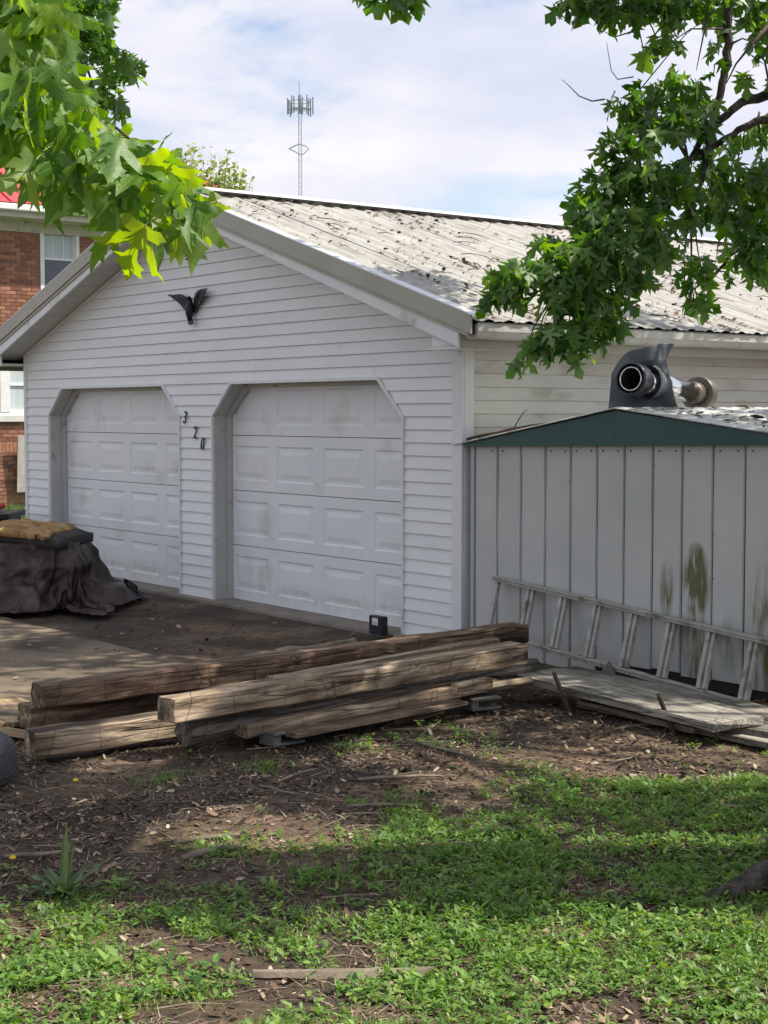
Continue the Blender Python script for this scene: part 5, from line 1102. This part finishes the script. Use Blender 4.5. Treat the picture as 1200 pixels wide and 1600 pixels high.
# ---- young tree beyond the roof
PT = empty('poplar_tree', (-3.6, 30.5, 0)); tag(PT, 'young pale green upright tree showing above the garage ridge', 'tree')
wtube('trunk', [(-3.6, 30.5, 0), (-3.6, 30.5, 2.5), (-3.55, 30.5, 5)], [.14, .1, .06], M['bark'], PT, 8, .03)
PPt = []
for (x, ty) in [(268, 245), (290, 238), (302, 228), (318, 250), (330, 242), (345, 250), (356, 236), (368, 255), (380, 262), (393, 280), (280, 262), (308, 262), (338, 268), (362, 274), (322, 280), (348, 284), (376, 284)]:
    tp = at(x, ty, 30.5 + rn.uniform(-.6, .6)); bs = Vector((-3.6 + (tp.x + 3.6) * .45, 30.5, 4.2)); wtube('branch', [bs, (bs + tp) / 2 + Vector((0, 0, -.1)), tp], [.018, .010, .004], M['twig'], PT, 4, .02)
    for _ in range(120):
        t = rn.uniform(.2, 1.0); c = bs.lerp(tp, t); PPt.append((c.x + rn.normal(0, .055), c.y + rn.normal(0, .06), c.z + rn.normal(0, .1)))
EL = np.array([(0, 0, 0), (.35, .45, 0), (0, 1, 0), (-.35, .45, 0)], float); ET = np.array([(0, 1, 2), (0, 2, 3)])
o = leaf_mass('foliage', np.array(PPt), .12, M['poplar'], PT, 45, -.1, base=EL, tris=ET); o['kind'] = 'stuff'; o.matrix_parent_inverse = PT.matrix_basis.inverted()

# ------------------------------------------------------------------ ground cover
def patchn(x, y_, s, o=0): return mn.noise(Vector((x * s, y_ * s, o)))
def dens(x, y_):
    d = 0.0
    n1_ = patchn(x, y_, 1.3, 3) + .5 * patchn(x, y_, 3.4, 8)
    if y_ < 5.35: d = .42 + .7 * n1_ + .9 * patchn(x, y_, 4.5, 14) + .10 * x
    elif y_ < 6.3: d = .36 + .15 * x + .8 * n1_ + .4 * patchn(x, y_, 5, 14) - (.15 if x < -.3 else 0)
    elif y_ < 7.3: d = .26 + .40 * (x - .35) + .8 * n1_ + .4 * patchn(x, y_, 5, 14) - (.35 if x < 0 else 0)
    elif y_ < 7.9: d = .05 + .5 * n1_ if (x > .5 or x < -1) else -.1 + .5 * n1_
    else: d = -.12 + .4 * n1_
    return d
sprigs = []; rg = np.random.default_rng(77)
while len(sprigs) < 22000:
    y_ = 3.4 + 5.2 * rg.random() ** 1.15; x = rg.uniform(-1, 1) * (.27 * y_ + .9)
    if rg.random() < dens(x, y_): sprigs.append((x, y_))
WLf = np.array([(0, 0, 0), (.16, .35, 0), (.15, .68, 0), (0, 1, 0), (-.15, .68, 0), (-.16, .35, 0), (0, .5, -.03)], float)
WT = np.array([(0, 1, 6), (1, 2, 6), (2, 3, 6), (3, 4, 6), (4, 5, 6), (5, 0, 6)])
LP, TX_, TT, SZ, TN = [], [], [], [], []
for (x, y_) in sprigs:
    n_ = int(rg.integers(4, 9)); h = rg.uniform(.008, .05) * (1.2 if rg.random() < .15 else .8); base = rg.uniform(0, 2 * PI); tn_ = np.clip(rg.normal(.5, .22), 0, 1); gh = gheight(x, y_); wide = rg.uniform(.8, 1.25); big = 1.6 if rg.random() < .07 else 1.0
    for k in range(n_):
        a = base + k * 2.4; e = rg.uniform(.1, 1.0); t = (math.cos(a) * math.cos(e), math.sin(a) * math.cos(e), math.sin(e)); LP.append((x, y_, gh + h * (k + 1) / n_)); TX_.append(t); SZ.append((.009 + .022 * rg.random() ** 1.6) * wide * big); TN.append(np.clip(tn_ + rg.normal(0, .1), 0, 1))
LP, TX_, SZ, TN = map(np.array, (LP, TX_, SZ, TN))
upv = np.array([0, 0, 1.0]) + rg.normal(0, .25, (len(LP), 3)); xx = np.cross(TX_, upv); xx /= np.linalg.norm(xx, axis=1)[:, None]; zz = np.cross(xx, TX_)
V_ = LP[:, None, :] + SZ[:, None, None] * (WLf[None, :, 0:1] * 1.3 * xx[:, None, :] + WLf[None, :, 1:2] * TX_[:, None, :] + (WLf[None, :, 2:3] - .3 * WLf[None, :, 1:2] ** 2) * zz[:, None, :])
F_ = (WT[None] + (np.arange(len(LP)) * 7)[:, None, None]).reshape(-1, 3)
o = npmesh('ground_weeds', V_.reshape(-1, 3), F_, M['weed'], tint=np.repeat(TN, 7)); tag(o, 'low bright green weeds spreading over the bare soil in front', 'weeds', kind='stuff')
# grass tufts
P_ = []; 
n_ = 14000; V1 = []; tn = []
cent = [(rg.uniform(-1, 1) * (.27 * yy + .6), yy) for yy in rg.uniform(3.5, 7.2, 620)]
cent = [c for c in cent if dens(*c) > .25] + [gz(400, 1195)[:2], gz(410, 1190)[:2], gz(420, 1200)[:2], gz(250, 1215)[:2], gz(270, 1210)[:2], gz(230, 1220)[:2], gz(535, 1165)[:2]]
for (cx, cy) in cent:
    for _ in range(40):
        x = cx + rg.normal(0, .05); y_ = cy + rg.normal(0, .05); a = rg.uniform(0, 2 * PI); hh = rg.uniform(.02, .06); la = rg.uniform(0, 2 * PI); ln = hh * rg.uniform(.2, 1.1); wd = .0022; gh = gheight(x, y_)
        V1 += [(x - math.cos(a) * wd, y_ - math.sin(a) * wd, gh), (x + math.cos(a) * wd, y_ + math.sin(a) * wd, gh), (x + math.cos(la) * ln, y_ + math.sin(la) * ln, gh + hh)]; tn += [rg.uniform(.2, 1)] * 3
o = npmesh('grass_tufts', V1, np.arange(len(V1)).reshape(-1, 3), M['weed'], tint=tn); tag(o, 'thin grass tufts among the low weeds', 'grass', kind='stuff')
V1 = []; tn = []
for _ in range(420):
    yy = rg.uniform(3.6, 8.4); xx_ = rg.uniform(-1, 1) * (.27 * yy + .5)
    for _ in range(22):
        x = xx_ + rg.normal(0, .07); y_ = yy + rg.normal(0, .05); a = rg.uniform(0, 2 * PI); hh = rg.uniform(.002, .03); la = rg.uniform(0, 2 * PI); ln = rg.uniform(.03, .10); wd = .0018; gh = gheight(x, y_) + .003
        V1 += [(x - math.sin(la) * wd, y_ + math.cos(la) * wd, gh), (x + math.sin(la) * wd, y_ - math.cos(la) * wd, gh), (x + math.cos(la) * ln, y_ + math.sin(la) * ln, gh + hh)]; tn += [rg.uniform(.6, 1)] * 3
o = npmesh('dry_grass', V1, np.arange(len(V1)).reshape(-1, 3), M['litter'], tint=tn); tag(o, 'flattened dry straw coloured grass on the soil', 'dry grass', kind='stuff')
# dead leaves, chips and bark crumbs
C4 = np.array([(-.5, -.35, 0), (.1, -.5, .05), (.55, -.1, 0), (.35, .45, .08), (-.3, .4, 0)], float); CT = np.array([(0, 1, 2), (0, 2, 3), (0, 3, 4)])
def litter(name, pts, smin, smax, seed, label, lo=0, hi=1, power=1.6, elong=2.0):
    r_ = np.random.default_rng(seed); P_ = np.array(pts); n_ = len(P_); a = r_.uniform(0, 2 * PI, n_); s = smin + (smax - smin) * r_.random(n_) ** 3.0; tl = r_.normal(0, .28, (n_, 2)); el = r_.uniform(1, elong, n_)
    L = np.repeat(C4[None], n_, 0) * s[:, None, None]; L[:, :, 0] *= el[:, None]; L[:, :, 2] += L[:, :, 0] * tl[:, 0:1] + L[:, :, 1] * tl[:, 1:2]; L[:, :, 2] -= L[:, :, 2].min(1)[:, None] - .001
    X = L[:, :, 0] * np.cos(a)[:, None] - L[:, :, 1] * np.sin(a)[:, None]; Y_ = L[:, :, 0] * np.sin(a)[:, None] + L[:, :, 1] * np.cos(a)[:, None]
    V_ = np.stack([P_[:, 0:1] + X, P_[:, 1:2] + Y_, P_[:, 2:3] + L[:, :, 2]], 2); F_ = (CT[None] + (np.arange(n_) * 5)[:, None, None]).reshape(-1, 3)
    o = npmesh(name, V_.reshape(-1, 3), F_, M['litter'], tint=np.repeat(np.clip(lo + (hi - lo) * r_.random(n_) ** power, 0, 1), 5)); tag(o, label, 'litter', kind='stuff'); return o
lp_ = []
while len(lp_) < 56000:
    y_ = rg.uniform(3.6, 9.6); x = rg.uniform(-1, 1) * (.27 * y_ + .7)
    dx, dy = x - GC.x, y_ - GC.y; ly = dx * .796 + dy * .605
    if rg.random() < .25 + .75 * max(0, min(1, .5 + 1.3 * patchn(x, y_, 1.1, 20))): lp_.append((x, y_, gheight(x, y_) + .001))
litter('leaf_litter', lp_, .004, .022, 1, 'brown dead leaves, wood chips and bark crumbs on the soil', 0, 1, 1.7, 2.6)
lp_ = []
for _ in range(1300):
    x = rg.uniform(-8, .3); y_ = -4.6 + 4.4 * rg.random(); p_ = gl(x, y_); lp_.append((p_.x, p_.y, .012 if y_ < -1.9 else gheight(p_.x, p_.y) + .002))
litter('driveway_litter', lp_, .006, .035, 2, 'pale scattered chips and leaf scraps on the driveway before the doors', .1, 1, 1.0)
# sticks
def gp_(x, y_, dz=.012): p_ = gz(x, y_); return Vector((p_.x, p_.y, gheight(p_.x, p_.y) + dz))
spec = [((545, 1260), (660, 1256), .009, 'straight pale stick on bare soil left of centre'), ((275, 1312), (400, 1300), .011, 'curved grey stick on the bare soil at left'), ((285, 1335), (388, 1318), .016, 'thickest stick, pale, beside the curved one at left'),
        ((630, 1152), (732, 1178), .008, 'thin twig on the litter right of the pile centre'), ((665, 1143), (690, 1122), .006, 'short twig standing near the pile'), ((440, 1213), (500, 1195), .007, 'stick lying just below the left end of the pile'),
        ((85, 1445), (160, 1435), .008, 'grey stick in shade at the lower left'), ((960, 1140), (1045, 1128), .010, 'bent pale stick beside the right stake'), ((955, 1185), (1000, 1172), .006, 'thin stick before the brown plank'),
        ((100, 1545), (150, 1540), .005, 'thin dry stalk at the bottom left'), ((1090, 1250), (1190, 1258), .008, 'dark stick near the right edge'), ((405, 1225), (480, 1240), .005, 'fine twig on dark soil'), ((700, 1322), (760, 1330), .006, 'brown twig half hidden in weeds'),
        ((560, 1212), (690, 1207), .010, 'long flaky stick at the edge of the green weeds'), ((0, 1338), (120, 1325), .010, 'dark stick at the left edge'), ((640, 1105), (700, 1100), .006, 'twig tucked under the pile')]
for (a, b_, r_, lb) in spec:
    A_, B_ = gp_(*a), gp_(*b_); m_ = (A_ + B_) / 2 + Vector((random.uniform(-.02, .02), random.uniform(-.05, .05), .006))
    o = MB().tube([A_, (A_ + m_) / 2 + Vector((0, .012, 0)), m_, (B_ + m_) / 2 + Vector((0, -.01, .004)), B_], [r_ * .7, r_, r_ * .9, r_ * .8, r_ * .4], 6).build('stick', M['stick'], None, smooth=True); tag(o, lb, 'stick', 'sticks fallen on the ground')
mb = MB()
for _ in range(420):
    y_ = rg.uniform(4, 9.2); x = rg.uniform(-1, 1) * (.27 * y_ + .4); a = rg.normal(0, .5) if rg.random() < .7 else rg.uniform(0, PI); L_ = rg.uniform(.04, .22); r_ = rg.uniform(.0012, .004); z = gheight(x, y_) + .006
    d = Vector((math.cos(a), math.sin(a), rg.uniform(-.05, .1))) * L_; p_ = Vector((x, y_, z)); mb.tube([p_, p_ + d * .5 + Vector((0, rg.normal(0, .008), .004)), p_ + d], [r_, r_ * .9, r_ * .5], 4)
o = mb.build('twigs', M['stick']); tag(o, 'fine dry twigs strewn among the litter', 'twigs', kind='stuff')
# bark slab
v = []; f = []; n_ = 22
for i in range(n_ + 1):
    t = i / n_; hw = .028 * math.sin(PI * min(1, max(.06, t))) ** .5 + .006 * mn.noise(Vector((t * 9, 0, 0)))
    for j in range(5):
        u_ = j / 4 * 2 - 1; v.append((-.28 + .56 * t, u_ * hw + .02 * t * t, .022 * (1 - u_ * u_) + .006 * mn.noise(Vector((t * 8, u_ * 2, 1)))))
for i in range(n_):
    for j in range(4): f.append((i * 5 + j, (i + 1) * 5 + j, (i + 1) * 5 + j + 1, i * 5 + j + 1))
me = bpy.data.meshes.new('bark_slab'); me.from_pydata(v, [], f); me.materials.append(M['stick']); o = link('bark_slab', me); md = o.modifiers.new('s', 'SOLIDIFY'); md.thickness = .006
o.location = gp_(538, 1516, .004); tag(o, 'long curled piece of bark lying in the weeds at the front', 'bark')
# tall weed at left and seedlings
def plant(name, loc, spec_, mat, label, cat, group=None):
    e = empty(name, loc); tag(e, label, cat, group)
    for (az, el, L_, w_, kind) in spec_:
        v = []; f = []; n_ = 8
        for i in range(n_ + 1):
            t = i / n_; r_ = t * L_; wv = w_ * math.sin(PI * (t * .93 + .05)) ** .8 * (1 - .3 * t); z = r_ * math.sin(el) - kind * L_ * t * t; h = r_ * math.cos(el)
            c = Vector((math.cos(az) * h, math.sin(az) * h, z)); s = Vector((-math.sin(az), math.cos(az), 0)) * wv
            wob = .006 * math.sin(i * 2.1 + az * 3)
            v += [tuple(c - s + Vector((0, 0, .3 * wv + wob))), tuple(c), tuple(c + s + Vector((0, 0, .3 * wv - wob)))]
        for i in range(n_):
            for j in range(2): a = i * 3 + j; f.append((a, a + 1, a + 4, a + 3))
        me = bpy.data.meshes.new('leaf'); me.from_pydata(v, [], f); me.polygons.foreach_set('use_smooth', [True] * len(f)); me.materials.append(mat); link('leaf', me, e)
    return e
M['dock'] = leafmat('dock_leaf', [(0, (.035, .085, .025)), (1, (.07, .14, .035))], (.1, .16, .07), 1.6, False, .3, .5)
dk = plant('dock_weed', gp_(102, 1388, -.005), [(1.5, 1.47, .27, .011, .03), (1.9, 1.4, .24, .010, .05), (.9, 1.35, .20, .010, .08), (1.2, 1.3, .22, .012, .1), (2.0, 1.3, .2, .014, .2), (.25, .75, .24, .028, .12), (-.3, .55, .2, .03, .25), (3.0, .7, .2, .03, .3), (2.6, .9, .18, .026, .3), (3.7, .5, .2, .028, .2), (-1.2, .5, .18, .026, .2), (4.4, .6, .17, .026, .3), (1.0, .8, .17, .02, .2), (5.6, .9, .15, .02, .3), (2.2, .4, .16, .03, .2)], M['dock'], 'tall broad leaved dark green weed at the lower left', 'weed')
for i, ((x, y_), lb) in enumerate([((68, 1425), 'small round leaved seedling left of the tall weed'), ((535, 1168), 'two leaved green sprout below the pile centre'), ((295, 1175), 'small seedling against the timber pile at left'), ((660, 1232), 'leafy seedling at the edge of the bare patch'), ((1090, 1235), 'upright seedling near the right edge'), ((960, 1440), 'leafy seedling at the shade edge right of centre'), ((1120, 1425), 'taller seedling at the shade edge near the right side'), ((360, 1515), 'seedling in the sun at lower left of centre')]):
    rs = random.Random(i); plant('seedling', gp_(x, y_, -.003), [(rs.uniform(0, 6.3), rs.uniform(.3, 1.3), rs.uniform(.035, .075), rs.uniform(.006, .012), rs.uniform(.1, .4)) for _ in range(11)], M['dock'], lb, 'seedling', 'seedlings in the yard')
for (x, y_), lb in (((118, 1228), 'yellow dandelion flower below the left timber'), ((20, 1350), 'yellow dandelion flower at the left edge')):
    e = empty('dandelion', gp_(x, y_, 0)); tag(e, lb, 'flower', 'dandelions'); MB().tube([(0, 0, 0), (0, 0, .035)], .0015, 5).build('stem', M['petiole'], e)
    M.setdefault('yellow', surf('yellow_petals', [(.3, (.7, .5, .02)), (.7, (.8, .62, .05))], rough=.7, bump=.2)); MB().tube([(0, 0, .033), (0, 0, .038), (0, 0, .046)], [.004, .013, .009], 10).build('flower_head', M['yellow'], e)

# ------------------------------------------------------------------ litter on the roofs
def onroof(n_, seed, dark):
    r_ = np.random.default_rng(seed); pts = []
    while len(pts) < n_:
        c = (r_.uniform(-RX + .1, .48), r_.uniform(-.2, LEN)); k_ = int(r_.integers(2, 14))
        if r_.random() > .08 + max(0, 1.9 * patchn(c[0], c[1], 1.1, 30)): continue
        for _ in range(k_):
            x = c[0] + r_.normal(0, .13); y_ = (round(c[1] / PER - .5) + .5) * PER + r_.normal(0, .022)
            if x > .5 or x < -RX + .05: continue
            p_ = gl(x, y_); pts.append((p_.x, p_.y, 3.735 - .32 * abs(x + RX) + .012))
    return pts
litter('roof_litter', onroof(7000, 3, 0), .006, .036, 6, 'brown leaf clumps and twigs caught in the garage roof corrugations', .05, .9, 1.2)
mb = MB(); r_ = np.random.default_rng(8)
for _ in range(170):
    x = r_.uniform(-RX + .2, .45); y_ = r_.uniform(-.1, LEN); a = r_.uniform(0, PI); L_ = r_.uniform(.05, .3)
    A_ = gl(x, y_, 3.735 - .32 * abs(x + RX) + .035); x2 = min(.48, x + math.cos(a) * L_); B_ = gl(x2, y_ + math.sin(a) * L_, 3.735 - .32 * abs(x2 + RX) + .038); mb.tube([A_, (A_ + B_) / 2 + Vector((0, 0, .012)), B_], [.004, .004, .002], 4)
o = mb.build('roof_twigs', M['twig']); tag(o, 'thin dark twigs lying on the corrugated garage roof', 'twigs', kind='stuff')
pts = []
for _ in range(420):
    x = rg.uniform(.1, 3.1) if rg.random() < .3 else rg.uniform(1.7, 3.15); y_ = rg.uniform(0, 2.4); p_ = gl(x, y_ + .03); pts.append((p_.x, p_.y, shroof(x) + .012))
litter('shed_roof_litter', pts, .01, .05, 7, 'brown leaves and bark scraps on the shed roof', 0, .8, 1.2)
